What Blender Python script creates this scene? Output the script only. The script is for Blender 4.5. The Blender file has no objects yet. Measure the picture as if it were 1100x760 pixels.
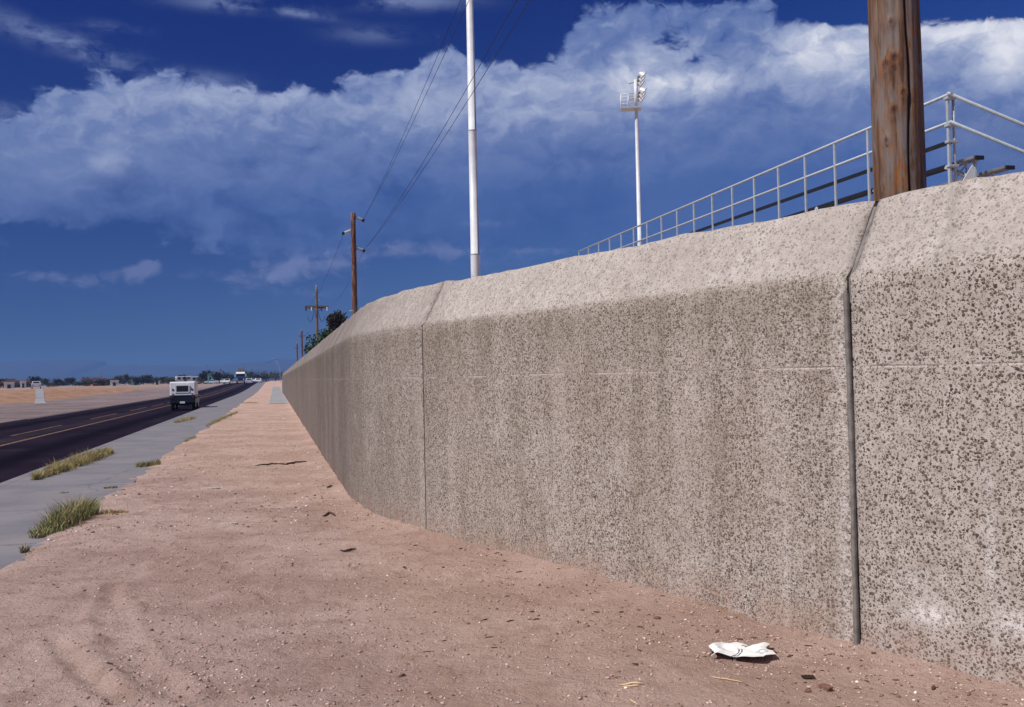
import bpy, bmesh, math, random
import numpy as np
from mathutils import Vector, Matrix

random.seed(7)
R = math.radians
SC = bpy.context.scene
COL = SC.collection

# ------------------------------------------------------------------ camera
F = 1069.0                      # focal length in photo pixels (photo is 1100 x 760)
EYE = 1.7
PITCH, ROLL = math.atan(23.0 / F), R(1.3)
fwd = Vector((0, math.cos(PITCH), math.sin(PITCH)))
r0 = Vector((1, 0, 0)); u0 = Vector((0, -math.sin(PITCH), math.cos(PITCH)))
right = r0 * math.cos(ROLL) - u0 * math.sin(ROLL)
up = u0 * math.cos(ROLL) + r0 * math.sin(ROLL)
cam_d = bpy.data.cameras.new('camera'); cam = bpy.data.objects.new('camera', cam_d); COL.objects.link(cam)
m = Matrix((right, up, -fwd)).transposed().to_4x4(); m.translation = (0, 0, EYE)
cam.matrix_world = m
cam_d.sensor_width = 36; cam_d.lens = 36 * F / 1100
cam_d.clip_start = 0.05; cam_d.clip_end = 60000
SC.camera = cam

def ray(px, py):
    return (fwd + right * ((px - 550) / F) + up * ((380 - py) / F)).normalized()

def at(px, py, z=0.0):          # the point of the plane z where a photo pixel looks
    d = ray(px, py); t = (z - EYE) / d.z
    return Vector((d.x * t, d.y * t, z))

def at_depth(px, py, Y):
    d = ray(px, py); t = Y / d.y
    return Vector((d.x * t, Y, EYE + d.z * t))

# road frame: lat = metres to the right of the camera, along = metres down the road
RA = math.atan(0.239)
CA, SA = math.cos(RA), math.sin(RA)
def P(lat, along, z=0.0): return Vector((CA * lat - SA * along, SA * lat + CA * along, z))
def lat_of(x, y): return CA * x + SA * y
def along_of(x, y): return -SA * x + CA * y

# ------------------------------------------------------------------ noise
def _hash(ix, iy, seed):
    n = (ix.astype(np.int64) * 374761393 + iy.astype(np.int64) * 668265263 + seed * 974711) & 0x7fffffff
    n = ((n ^ (n >> 13)) * 1274126177) & 0x7fffffff
    return ((n ^ (n >> 16)) & 0xffff) / 65535.0
def vnoise(x, y, seed=0):
    ix, iy = np.floor(x), np.floor(y); fx, fy = x - ix, y - iy
    sx, sy = fx * fx * (3 - 2 * fx), fy * fy * (3 - 2 * fy)
    a, b = _hash(ix, iy, seed), _hash(ix + 1, iy, seed)
    c, d = _hash(ix, iy + 1, seed), _hash(ix + 1, iy + 1, seed)
    return (a + (b - a) * sx) * (1 - sy) + (c + (d - c) * sx) * sy - 0.5
def fbm(x, y, seed=0, oct=4):
    t = 0; a = 1
    for o in range(oct):
        t = t + a * vnoise(x, y, seed + o * 17); x = x * 2.03 + 5.1; y = y * 2.03 - 3.7; a *= 0.5
    return t
def sstep(a, b, x):
    t = np.clip((x - a) / (b - a), 0, 1); return t * t * (3 - 2 * t)

# ------------------------------------------------------------------ wall plan
A1, A2 = at(921, 697), at(457, 572)
WD = (A2 - A1); PANEL = WD.length; WD.normalize()           # near run, pointing away from the camera
WN = Vector((-WD.y, WD.x, 0)); WN = -WN if WN.x < 0 else WN     # pointing away from the road
WALL_LAT = 1.0
# where the near run meets the far run
tb = (WALL_LAT - lat_of(A1.x, A1.y)) / lat_of(WD.x, WD.y)
BEND = A1 + WD * tb
UD = Vector((-SA, CA, 0))
def wall_path():
    pts = []; T = 1.9
    s0 = -2 * PANEL
    s = s0
    while s < tb - T - 0.01: pts.append(A1 + WD * s); s += 0.07 if s > -1.5 else 0.4
    p0, p2 = BEND - WD * T, BEND + UD * T
    for i in range(31):
        t = i / 30; pts.append(p0 * (1 - t) ** 2 + BEND * 2 * t * (1 - t) + p2 * t * t)
    q = T; st = 0.12
    while q < 150: q += st; st = min(st * 1.02, 2.0); pts.append(BEND + UD * q)
    return pts
WP = wall_path()
WPX = np.array([[p.x, p.y] for p in WP])
seg = np.linalg.norm(np.diff(WPX, axis=0), axis=1)
WS = np.concatenate([[0], np.cumsum(seg)]) - 2 * PANEL       # arc length, 0 at the near joint
def wall_at(s):
    x = np.interp(s, WS, WPX[:, 0]); y = np.interp(s, WS, WPX[:, 1])
    x2 = np.interp(s + .05, WS, WPX[:, 0]) - np.interp(s - .05, WS, WPX[:, 0])
    y2 = np.interp(s + .05, WS, WPX[:, 1]) - np.interp(s - .05, WS, WPX[:, 1])
    l = math.hypot(x2, y2); return Vector((x, y, 0)), Vector((y2 / l, -x2 / l, 0))
def wall_lat(along):            # lateral position of the wall face for a given distance down the road
    al = along_of(WPX[:, 0], WPX[:, 1]); la = lat_of(WPX[:, 0], WPX[:, 1])
    o = np.argsort(al); return np.interp(along, al[o], la[o])

# ------------------------------------------------------------------ terrain height
def rise(al): return 1.25 * sstep(120, 330, al)
TR = [[at(*p) for p in q] for q in (
    [(122, 632), (112, 668), (124, 700), (150, 728), (196, 756)],
    [(130, 650), (136, 688), (160, 716), (205, 748)],
    [(60, 690), (84, 722), (130, 758)])]
PROF_L = [-6000, -400, -120, -60, -44, -37, -33, -28.5, -25, -20, -15.5, -13.9, -13.4, -4.9, -4.5, -3.3, -2.75, -2.45, -2.15, -1.5, 0, 8, 30, 400, 6000]
PROF_Z = [.5, .5, .45, .5, .6, .62, .5, -.12, -.26, -.22, -.13, -.15, -.3, -.3, -.2, -.10, -.015, .014, .03, .02, .0, .0, 0, 0, 0]
def ground_h(x, y):
    x = np.asarray(x, float); y = np.asarray(y, float)
    la, al = lat_of(x, y), along_of(x, y)
    wob = fbm(al / 26, la * 0 + 3, 51, 3) * 5 * sstep(-15, -26, la)
    z = np.interp(la + wob, PROF_L, PROF_Z) + rise(al)
    bank = sstep(190, 280, al) * sstep(-20, -28, la)
    z = z * (1 - bank) + (rise(al) - .1) * bank
    far = sstep(-14.5, -20, la) * (1 - sstep(800, 1500, al))
    z = z + far * (fbm(x / 14, y / 14, 61) * .28 + fbm(x / 3, y / 3, 62) * .09)
    v = sstep(-3.0, -2.0, la) * (1 - sstep(120, 200, al))
    nr = 1 - sstep(25, 45, np.hypot(x, y))
    z = z + v * (fbm(x / 2.3, y / 2.3, 5) * .035 + fbm(x / .55, y / .55, 9, 3) * .022)
    b = fbm(x / .17, y / .17, 13, 2)
    z = z + v * nr * (b * .008 + np.maximum(0, b - .22) * .05 - np.maximum(0, vnoise(x / .42, y / .42, 31) - .20) * .10)
    wl = wall_lat(al)           # sand drifts up against the wall foot
    z = z + .035 * np.exp(-np.maximum(wl - la, 0) / .18) * sstep(-2, -1, la) * (1 + fbm(al / .7, la * 0, 77) * .8)
    for poly in TR:             # old tyre marks: a groove between two low ridges
        dmin = np.full(x.shape, 9.0)
        for a, c in zip(poly[:-1], poly[1:]):
            ex, ey = c.x - a.x, c.y - a.y; l2 = ex * ex + ey * ey
            t = np.clip(((x - a.x) * ex + (y - a.y) * ey) / l2, 0, 1)
            dmin = np.minimum(dmin, np.hypot(x - a.x - t * ex, y - a.y - t * ey))
        z = z - .030 * np.exp(-(dmin / .05) ** 2) + .022 * np.exp(-((dmin - .11) / .04) ** 2)
    return z
def gz(x, y): return float(ground_h(np.array([x]), np.array([y]))[0])
def on_ground(px, py):
    p = at(px, py, 0)
    for _ in range(4): p = at(px, py, gz(p.x, p.y))
    return p

# ------------------------------------------------------------------ node helpers
class N:
    def __init__(s, mat):
        s.t = mat.node_tree; s.n = s.t.nodes; s.l = s.t.links
    def node(s, typ, ins=None, **kw):
        n = s.n.new(typ)
        for k, v in kw.items(): setattr(n, k, v)
        for k, v in (ins or {}).items(): s.set(n, k, v)
        return n
    def set(s, n, k, v):
        sock = n.inputs[k]
        if isinstance(v, bpy.types.NodeSocket): s.l.new(v, sock)
        elif isinstance(v, bpy.types.Node): s.l.new(v.outputs[0], sock)
        else:
            if isinstance(v, (tuple, list)) and len(v) == 3 and len(sock.default_value) == 4: v = (*v, 1)
            sock.default_value = v
    def math(s, op, a, b=0.0, c=None, clamp=False):
        n = s.node('ShaderNodeMath', {0: a, 1: b}, operation=op, use_clamp=clamp)
        if c is not None: s.set(n, 2, c)
        return n.outputs[0]
    def vm(s, op, a, b=None, **kw):
        n = s.node('ShaderNodeVectorMath', {0: a}, operation=op)
        if b is not None: s.set(n, 1, b)
        return n.outputs['Value'] if op in ('DOT_PRODUCT', 'LENGTH', 'DISTANCE') else n.outputs[0]
    def scale(s, v, x, y=None, z=None):
        return s.vm('MULTIPLY', v, (x, x if y is None else y, x if z is None else z))
    def noise(s, v, scale, detail=4, rough=.55, dist=0.0, col=False):
        n = s.node('ShaderNodeTexNoise', {'Vector': v, 'Scale': scale, 'Detail': detail, 'Roughness': rough, 'Distortion': dist})
        return n.outputs['Color' if col else 'Fac']
    def ss(s, x, a, b):
        n = s.node('ShaderNodeMapRange', {'Value': x, 'From Min': a, 'From Max': b}, interpolation_type='SMOOTHSTEP'); return n.outputs[0]
    def mix(s, f, a, b, typ='MIX'):
        n = s.node('ShaderNodeMix', data_type='RGBA', blend_type=typ)
        s.set(n, 0, f); s.set(n, 6, a); s.set(n, 7, b); return n.outputs[2]
    def bump(s, h, strength=.5, dist=.01, nrm=None):
        n = s.node('ShaderNodeBump', {'Height': h, 'Strength': strength, 'Distance': dist})
        if nrm is not None: s.set(n, 'Normal', nrm)
        return n.outputs[0]
    def pos(s): return s.node('ShaderNodeNewGeometry').outputs['Position']
    def sep(s, v): return s.node('ShaderNodeSeparateXYZ', {0: v}).outputs
    def attr(s, name): return s.node('ShaderNodeAttribute', attribute_name=name)

MATS = {}
def mat(name):
    mt = bpy.data.materials.new(name); mt.use_nodes = True; MATS[name] = mt
    k = N(mt); b = k.n['Principled BSDF']; return mt, k, b

def plain(name, col, rough=.6, metal=0.0, spec=.3, var=.15, scale=6.0, dirt=None):
    mt, k, b = mat(name)
    o = k.node('ShaderNodeTexCoord').outputs['Object']
    n = k.noise(o, scale, 5, .6)
    c = k.mix(k.ss(n, .3, .7), tuple(x * (1 - var) for x in col), tuple(min(1, x * (1 + var)) for x in col))
    if dirt:
        c = k.mix(k.math('MULTIPLY', k.ss(k.noise(o, scale * .6, 6, .7), .5, .75), .6), c, dirt)
    k.set(b, 'Base Color', c); k.set(b, 'Roughness', rough); k.set(b, 'Metallic', metal); k.set(b, 'Specular IOR Level', spec)
    return mt

def lat_node(k, p): return k.vm('DOT_PRODUCT', p, (CA, SA, 0))
def along_node(k, p): return k.vm('DOT_PRODUCT', p, (-SA, CA, 0))

# --- ground
def ground_mat():
    mt, k, b = mat('desert_ground')
    p = k.pos(); la = lat_node(k, p); al = along_node(k, p)
    big = k.noise(p, .55, 5, .6); mid = k.noise(p, 3.2, 6, .65); fine = k.noise(p, 38, 5, .7); grit = k.noise(p, 160, 3, .7)
    c = k.mix(k.ss(big, .36, .62), (.485, .335, .282), (.655, .480, .415))
    c = k.mix(k.math('MULTIPLY', k.ss(mid, .49, .66), .58), c, (.385, .250, .195))
    c = k.mix(k.math('MULTIPLY', k.ss(fine, .50, .74), .45), c, (.31, .205, .165))
    c = k.mix(k.math('MULTIPLY', k.ss(grit, .55, .75), .5), c, (.74, .60, .54))
    c = k.mix(k.math('MULTIPLY', k.ss(k.noise(p, 95, 2, .5), .61, .71), .6), c, (.19, .12, .095))
    # orange dust drifted along the wall foot
    dw = k.math('MAXIMUM', k.vm('DOT_PRODUCT', k.vm('SUBTRACT', p, tuple(A1)), tuple(WN)), k.math('SUBTRACT', la, WALL_LAT))
    c = k.mix(k.math('MULTIPLY', k.ss(k.math('ADD', dw, k.math('MULTIPLY', k.math('SUBTRACT', mid, .5), .9)), -.60, .05), .26), c, (.60, .385, .275))
    # far side of the road: grey gravel shoulder, orange bank, tan field
    edge = k.math('ADD', la, k.math('MULTIPLY', k.math('SUBTRACT', k.noise(p, .08, 4), .5), 7.0))
    sh = k.mix(k.ss(k.noise(k.scale(p, .2, .2, 1), 1.0, 6, .7), .35, .65), (.20, .155, .155), (.30, .235, .225))
    sh = k.mix(k.math('MULTIPLY', k.ss(fine, .45, .7), .5), sh, (.14, .105, .105))
    bank = k.mix(k.ss(k.noise(p, .5, 6, .7), .35, .65), (.30, .165, .10), (.45, .28, .19))
    tan = k.mix(k.ss(k.noise(p, .06, 5, .6), .35, .65), (.30, .20, .145), (.41, .295, .23))
    fl = k.mix(k.ss(edge, -26.0, -28.0), sh, bank)
    fl = k.mix(k.ss(edge, -40.0, -60.0), fl, tan)
    fl = k.mix(k.math('MULTIPLY', k.ss(al, 190.0, 270.0), .7), fl, k.mix(k.ss(mid, .3, .7), (.30, .225, .195), (.40, .31, .27)))
    c = k.mix(k.ss(la, -9.0, -9.2), c, fl)
    k.set(b, 'Base Color', c); k.set(b, 'Roughness', 1.0); k.set(b, 'Specular IOR Level', .05)
    h = k.math('ADD', k.math('MULTIPLY', fine, 1.0), k.math('MULTIPLY', grit, .5))
    h = k.math('ADD', h, k.math('MULTIPLY', k.noise(p, 9, 7, .72), 3.0))
    k.set(b, 'Normal', k.bump(h, .9, .028))
    return mt

# --- exposed aggregate wall
def wall_mat():
    mt, k, b = mat('exposed_aggregate_concrete')
    p = k.pos(); z = k.sep(p)[2]
    tone = k.attr('tone').outputs['Fac']; cope = k.attr('cope').outputs['Fac']; run = k.attr('run').outputs['Fac']
    wp = k.vm('ADD', p, k.vm('SCALE', k.vm('SUBTRACT', k.noise(p, 55, 2, .5, col=True), (.5, .5, .5))))
    wp.node.inputs[1].links[0].from_node.inputs['Scale'].default_value = .018
    def stones(sc, frac, r_lo, r_hi):
        v = k.node('ShaderNodeTexVoronoi', {'Vector': wp, 'Scale': sc, 'Randomness': 1.0}, feature='F1')
        cr = k.sep(v.outputs['Color'])
        thr = k.math('MULTIPLY_ADD', cr[1], r_hi - r_lo, r_lo)
        is_st = k.math('LESS_THAN', cr[0], frac)
        inside = k.math('SUBTRACT', thr, v.outputs['Distance'])
        return k.math('MULTIPLY', k.ss(inside, -.03, .05), is_st), cr, k.math('MULTIPLY', k.ss(inside, -.06, .25), is_st)
    dens = k.ss(k.noise(p, 2.6, 4, .6), .3, .7)
    fr_big = k.math('MULTIPLY', k.math('MULTIPLY_ADD', cope, -.20, .52), k.math('MULTIPLY_ADD', dens, .75, .68))
    m1, c1, b1 = stones(55, fr_big, .24, .62)
    m2, c2, b2 = stones(88, k.math('MULTIPLY_ADD', cope, -.22, .62), .28, .56)
    sandy = k.noise(p, 210, 3, .7)
    matrix = k.mix(k.ss(k.noise(p, 14, 5, .65), .3, .7), (.425, .375, .335), (.585, .53, .49))
    matrix = k.mix(k.math('MULTIPLY', k.ss(sandy, .52, .75), .45), matrix, (.25, .19, .15))
    matrix = k.mix(k.math('MULTIPLY', k.ss(k.noise(p, 130, 2), .6, .72), .4), matrix, (.72, .64, .57))
    def stcol(cr):
        c = k.mix(k.ss(cr[2], 0, .75), (.072, .056, .047), (.185, .148, .115))
        c = k.mix(k.ss(cr[2], .86, .90), c, (.42, .34, .27)); return c
    c = k.mix(k.math('MULTIPLY', m2, k.math('MULTIPLY_ADD', cope, -.40, .85)), matrix, stcol(c2))
    c = k.mix(k.math('MULTIPLY', m1, k.math('MULTIPLY_ADD', cope, -.40, 1.0)), c, stcol(c1))
    # the middle panel: finer brown grit all through the face
    v3 = k.node('ShaderNodeTexVoronoi', {'Vector': wp, 'Scale': 70.0}, feature='F1'); c3 = k.sep(v3.outputs['Color'])
    m3 = k.math('MULTIPLY', k.math('MULTIPLY', k.ss(k.math('SUBTRACT', k.math('MULTIPLY_ADD', c3[1], .3, .25), v3.outputs['Distance']), -.03, .06), k.math('LESS_THAN', c3[0], .72)), k.math('MULTIPLY', tone, k.math('SUBTRACT', 1.0, cope)), clamp=True)
    c = k.mix(k.math('MULTIPLY', m3, .85), c, k.mix(k.math('GREATER_THAN', c3[2], .72), (.125, .092, .068), (.70, .64, .57)))
    # mortar-rich pale clouds and olive-brown weathering, in soft vertical bands
    band = k.noise(k.scale(p, 1.5, 1.5, .22), 1.3, 5, .6)
    cloud = k.noise(p, 1.1, 6, .65)
    olive = k.math('MULTIPLY', k.math('MULTIPLY', k.math('MULTIPLY_ADD', k.ss(cloud, .35, .65), .6, .4), tone), k.math('SUBTRACT', 1.0, cope), clamp=True)
    c = k.mix(k.math('MULTIPLY', olive, .36), c, (.26, .20, .15))
    c = k.mix(k.math('MULTIPLY', k.math('MULTIPLY', k.ss(band, .55, .70), .32), k.math('SUBTRACT', 1.0, cope)), c, (.55, .48, .43))
    # rain-washed vertical weathering, pale rubbed patches, duller cap
    wash = k.noise(k.scale(p, 2.6, 2.6, .35), 1.6, 7, .65)
    c = k.mix(k.math('MULTIPLY', k.math('MULTIPLY', k.ss(wash, .44, .66), k.math('SUBTRACT', 1.0, cope)), k.math('MULTIPLY_ADD', tone, .17, .12)), c, (.17, .138, .098))
    c = k.mix(k.math('MULTIPLY', k.math('MULTIPLY', k.ss(k.noise(p, 1.9, 6, .7), .56, .70), k.math('SUBTRACT', 1.0, cope)), .34), c, (.64, .57, .52))
    topband = k.math('MULTIPLY', k.ss(k.math('ADD', z, k.math('MULTIPLY', k.noise(k.scale(p, 2, 2, .3), 2, 5, .7), .9)), 2.05, 2.62), k.math('MULTIPLY', k.math('SUBTRACT', 1.0, cope), tone))
    c = k.mix(k.math('MULTIPLY', topband, .20), c, (.19, .158, .108))
    c = k.mix(k.math('MULTIPLY', cope, k.math('MULTIPLY', k.ss(k.noise(p, 1.7, 7, .7), .36, .64), .5)), c, (.36, .31, .28))
    c = k.mix(k.math('MULTIPLY', cope, k.math('MULTIPLY', k.ss(k.noise(p, 7.5, 6, .75), .56, .70), .45)), c, (.23, .195, .17))
    stain = k.math('MULTIPLY', k.ss(k.noise(p, 3.3, 6, .7), .60, .72), .5)
    c = k.mix(stain, c, (.19, .15, .115))
    # a pour line half way up, and lime bloom low down on the near panel
    zl = k.math('ADD', z, k.math('MULTIPLY', k.math('SUBTRACT', k.noise(p, .9, 2), .5), .035))
    dz = k.math('ABSOLUTE', k.math('SUBTRACT', zl, 1.70))
    ln = k.math('MULTIPLY', k.math('SUBTRACT', 1.0, k.ss(dz, .004, .030)), k.ss(k.noise(p, 2.6, 4, .7), .42, .62))
    c = k.mix(k.math('MULTIPLY', ln, .55), c, (.56, .48, .45))
    for (px, py, s, sz, am) in ((1000, 660, .16, .055, 1.0), (1096, 672, .12, .07, .9), (985, 625, .2, .05, .35), (1065, 600, .025, .5, .55), (845, 620, .025, .5, .3)):
        d = ray(px, py); t = -(Vector((0, 0, EYE)) - A1).dot(WN) / d.dot(WN); q = Vector((0, 0, EYE)) + d * t
        dv = k.vm('SUBTRACT', p, tuple(q))
        du = k.vm('DOT_PRODUCT', dv, tuple(WD)); dzz = k.sep(dv)[2]
        r2 = k.math('ADD', k.math('POWER', k.math('ABSOLUTE', k.math('DIVIDE', du, s)), 2.0), k.math('POWER', k.math('ABSOLUTE', k.math('DIVIDE', dzz, sz)), 2.0))
        g = k.math('MULTIPLY', k.math('EXPONENT', k.math('MULTIPLY', r2, -1.0)), k.ss(k.noise(p, 34, 4, .7), .36, .60))
        c = k.mix(k.math('MULTIPLY', g, am), c, (.82, .78, .76))
    # earth splash near the foot
    sp = k.math('MULTIPLY', k.math('SUBTRACT', 1.0, k.ss(z, .03, .34)), k.ss(k.noise(p, 5, 5, .6), .3, .65))
    c = k.mix(k.math('MULTIPLY', sp, .45), c, (.42, .27, .21))
    # colour multiplied darker down the far run, unevenly by noise
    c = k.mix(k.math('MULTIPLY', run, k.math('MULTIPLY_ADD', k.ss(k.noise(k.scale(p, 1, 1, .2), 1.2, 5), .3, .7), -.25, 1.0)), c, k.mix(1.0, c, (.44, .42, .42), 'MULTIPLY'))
    je = k.attr('joint').outputs['Fac']; pe = k.attr('pale').outputs['Fac']
    c = k.mix(k.math('MULTIPLY', k.math('MULTIPLY', je, cope), k.ss(k.noise(p, 22, 5, .7), .30, .55)), c, (.15, .125, .11))
    c = k.mix(k.math('MULTIPLY', k.math('MULTIPLY', pe, k.math('SUBTRACT', 1.0, cope)), k.math('MULTIPLY', k.ss(k.noise(p, 30, 4, .7), .42, .6), .65)), c, (.72, .68, .65))
    k.set(b, 'Base Color', c); k.set(b, 'Roughness', .92); k.set(b, 'Specular IOR Level', .15)
    h = k.math('ADD', k.math('MULTIPLY', b1, 1.0), k.math('MULTIPLY', b2, .5))
    h = k.math('ADD', h, k.math('MULTIPLY', sandy, .5))
    h = k.math('ADD', h, k.math('MULTIPLY', k.noise(p, 60, 4, .6), .7))
    h = k.math('SUBTRACT', h, k.math('MULTIPLY', k.math('MULTIPLY', k.math('SUBTRACT', 1.0, k.ss(dz, .0, .010)), k.ss(k.noise(p, 2.6, 4, .7), .38, .6)), .8))
    k.set(b, 'Normal', k.bump(h, .7, .007))
    return mt

def asphalt_mat():
    mt, k, b = mat('dark_asphalt')
    p = k.pos(); la = lat_node(k, p)
    n = k.noise(k.scale(p, .25, .25, 1), 1.0, 6, .6); f = k.noise(p, 60, 3, .7)
    # the lengthwise streaks of traffic: polished tracks and an oil line down each lane
    lw = k.math('ADD', la, k.math('MULTIPLY', k.math('SUBTRACT', k.noise(k.scale(p, .07), 1, 3), .5), .5))
    c = k.mix(k.ss(n, .3, .7), (.011, .0065, .015), (.019, .012, .023))
    c = k.mix(k.math('MULTIPLY', k.ss(f, .5, .75), .5), c, (.028, .020, .032))
    c = k.mix(k.math('MULTIPLY', k.ss(k.noise(k.scale(p, .6, .6, 1), 1.0, 7, .7), .50, .68), .45), c, (.050, .036, .042))
    for l0, w in ((-6.5, .85), (-11.6, .8)):
        d = k.math('ABSOLUTE', k.math('SUBTRACT', lw, l0))
        c = k.mix(k.math('MULTIPLY', k.math('SUBTRACT', 1.0, k.ss(d, .1, w)), .8), c, (.004, .002, .006))
    for l0 in (-13.3, -9.0):
        d = k.math('ABSOLUTE', k.math('SUBTRACT', lw, l0))
        c = k.mix(k.math('MULTIPLY', k.math('SUBTRACT', 1.0, k.ss(d, .1, .6)), .22), c, (.07, .053, .060))
    k.set(b, 'Base Color', c); k.set(b, 'Roughness', .95); k.set(b, 'Specular IOR Level', .04)
    k.set(b, 'Normal', k.bump(f, .5, .006)); return mt

def paint_mat(name, col, wear=.5):
    mt, k, b = mat(name); p = k.pos()
    w = k.ss(k.noise(p, 9, 6, .75), wear - .08, wear + .16)
    k.set(b, 'Base Color', k.mix(w, col, (.06, .045, .055))); k.set(b, 'Roughness', .8); k.set(b, 'Specular IOR Level', .15); return mt

def walk_mat():
    mt, k, b = mat('sidewalk_concrete'); p = k.pos(); la = lat_node(k, p); al = along_node(k, p)
    n = k.noise(p, .8, 6, .6); f = k.noise(p, 70, 3, .7)
    c = k.mix(k.ss(n, .3, .7), (.185, .178, .200), (.245, .232, .248))
    c = k.mix(k.math('MULTIPLY', k.ss(f, .5, .75), .4), c, (.14, .132, .14))
    c = k.mix(k.math('MULTIPLY', k.ss(k.noise(k.scale(p, .5, .5, 1), 1.9, 6, .7), .5, .72), .5), c, (.29, .235, .215))
    ju = k.math('ABSOLUTE', k.math('SUBTRACT', k.math('FRACT', k.math('DIVIDE', al, 1.55)), .5))
    j = k.math('SUBTRACT', 1.0, k.ss(ju, .004, .012))
    j2 = k.math('SUBTRACT', 1.0, k.ss(k.math('ABSOLUTE', k.math('ADD', la, 4.52)), .004, .016))
    j = k.math('MAXIMUM', j, j2)
    v = k.node('ShaderNodeTexVoronoi', {'Vector': k.vm('ADD', p, k.scale(k.noise(p, 2, 4, col=True), .35)), 'Scale': .35}, feature='DISTANCE_TO_EDGE')
    cr = k.math('SUBTRACT', 1.0, k.ss(v.outputs['Distance'], .002, .006))
    c = k.mix(k.math('MULTIPLY', k.math('MAXIMUM', j, cr), .6), c, (.12, .10, .095))
    k.set(b, 'Base Color', c); k.set(b, 'Roughness', .9); k.set(b, 'Specular IOR Level', .15)
    k.set(b, 'Normal', k.bump(k.math('SUBTRACT', k.math('MULTIPLY', f, .3), j), .6, .008)); return mt

def wood_mat(name, c_lo, c_hi, crack=True):
    mt, k, b = mat(name); o = k.node('ShaderNodeTexCoord').outputs['Object']
    s = k.scale(o, 1, 1, .055); g = k.noise(s, 34, 7, .7, .4); g2 = k.noise(k.scale(o, 1, 1, .16), 11, 5, .65, .6)
    c = k.mix(k.ss(g, .32, .68), c_lo, c_hi)
    c = k.mix(k.math('MULTIPLY', k.ss(g2, .44, .60), .75), c, (.20, .178, .172))
    c = k.mix(k.math('MULTIPLY', k.ss(k.noise(k.scale(o, 1, 1, .3), 7, 6, .7, 1.2), .54, .66), .8), c, (.30, .115, .035))
    c = k.mix(k.math('MULTIPLY', k.ss(k.noise(k.scale(o, 1, 1, .5), 16, 6, .7, 1.), .60, .70), .6), c, (.055, .03, .02))
    fis = k.ss(k.noise(k.scale(o, 1, 1, .03), 46, 4, .6), .62, .70)
    c = k.mix(k.math('MULTIPLY', fis, .8), c, (.035, .02, .014))
    kn = k.attr('knot').outputs['Fac']
    c = k.mix(k.math('MULTIPLY', k.math('MULTIPLY', k.ss(kn, .03, .3), k.math('SUBTRACT', 1.0, k.ss(kn, .5, .8))), k.math('MULTIPLY', k.ss(k.noise(o, 26, 5, .7, .8), .38, .62), .6)), c, (.27, .115, .05))
    c = k.mix(k.math('MULTIPLY', k.ss(kn, .25, .95), k.math('MULTIPLY_ADD', k.noise(o, 34, 5, .75, 1.0), 1.5, -.10), clamp=True), c, (.075, .022, .010))
    crk = k.attr('crack').outputs['Fac']
    c = k.mix(k.math('MULTIPLY', crk, .95, clamp=True), c, (.015, .009, .006))
    k.set(b, 'Base Color', c); k.set(b, 'Roughness', .85); k.set(b, 'Specular IOR Level', .2)
    h = k.math('SUBTRACT', k.math('MULTIPLY', g, .8), k.math('MULTIPLY', fis, 1.2))
    k.set(b, 'Normal', k.bump(h, .8, .006)); return mt

def vcol_mat(name, rough=.9, trans=False):
    mt, k, b = mat(name); a = k.attr('col').outputs['Color']
    n = k.noise(k.pos(), 40, 3)
    c = k.mix(1.0, a, k.mix(n, (.75, .75, .75), (1.2, 1.2, 1.2)), 'MULTIPLY')
    k.set(b, 'Base Color', c); k.set(b, 'Roughness', rough); k.set(b, 'Specular IOR Level', .1)
    return mt

def leaf_mat(name, lo, hi, scale=1.0):
    mt, k, b = mat(name)
    n = k.noise(k.pos(), scale, 4, .6); r = k.node('ShaderNodeNewGeometry').outputs['Random Per Island']
    c = k.mix(k.ss(n, .3, .7), lo, hi); c = k.mix(k.math('MULTIPLY', r, .6), c, tuple(x * 1.7 for x in hi))
    k.set(b, 'Base Color', c); k.set(b, 'Roughness', .8); k.set(b, 'Specular IOR Level', .1); return mt

M_GROUND = ground_mat(); M_WALL = wall_mat(); M_ASPH = asphalt_mat(); M_WALK = walk_mat()
M_YEL = paint_mat('worn_yellow_paint', (.25, .155, .065), .48); M_WHT = paint_mat('worn_white_paint', (.30, .25, .24), .56)
M_SEAL = plain('joint_sealant', (.20, .185, .17), .8, var=.3, scale=14, dirt=(.33, .28, .25))
M_WOOD = wood_mat('weathered_pole_wood', (.085, .040, .024), (.235, .135, .08))
M_WOOD2 = wood_mat('red_brown_pole_wood', (.085, .030, .017), (.150, .055, .032))
M_WOOD3 = wood_mat('grey_pole_wood', (.10, .075, .06), (.19, .15, .12))
M_GALV = plain('galvanised_steel', (.42, .475, .52), .5, .1, .4, .10, 9)
M_POLE = plain('pale_painted_steel', (.70, .72, .74), .45, 0, .5, .10, 1.2, dirt=(.42, .43, .45))
M_ALU = plain('bleacher_aluminium', (.30, .31, .33), .5, .5, .4, .15, 3)
M_DARKST = plain('dark_steel', (.022, .023, .028), .6, .3, .3)
M_WIRE = plain('wire_black', (.035, .035, .04), .7)
M_GLASSI = plain('insulator_glass', (.55, .62, .66), .15, 0, .8)
M_PAINTW = plain('white_car_paint', (.80, .81, .82), .3, 0, .5, .04, 2)
M_NAVY = plain('navy_car_paint', (.010, .013, .032), .35, 0, .5, .2, 2)
M_BLUE = plain('blue_truck_paint', (.028, .055, .13), .35, 0, .5, .15, 2)
M_BLACK = plain('black_rubber', (.012, .012, .013), .85, 0, .2)
M_RED = plain('red_lamp_lens', (.30, .012, .012), .3, 0, .5)
M_CHROME = plain('dull_chrome', (.55, .55, .56), .3, .8, .5)
M_PLATE = plain('pale_plate', (.78, .78, .74), .5)
M_LOAD = plain('tan_load', (.22, .17, .12), .9, var=.3)
M_LAMP = plain('lamp_reflector', (.80, .81, .80), .25, .2, .6, .05)
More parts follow.
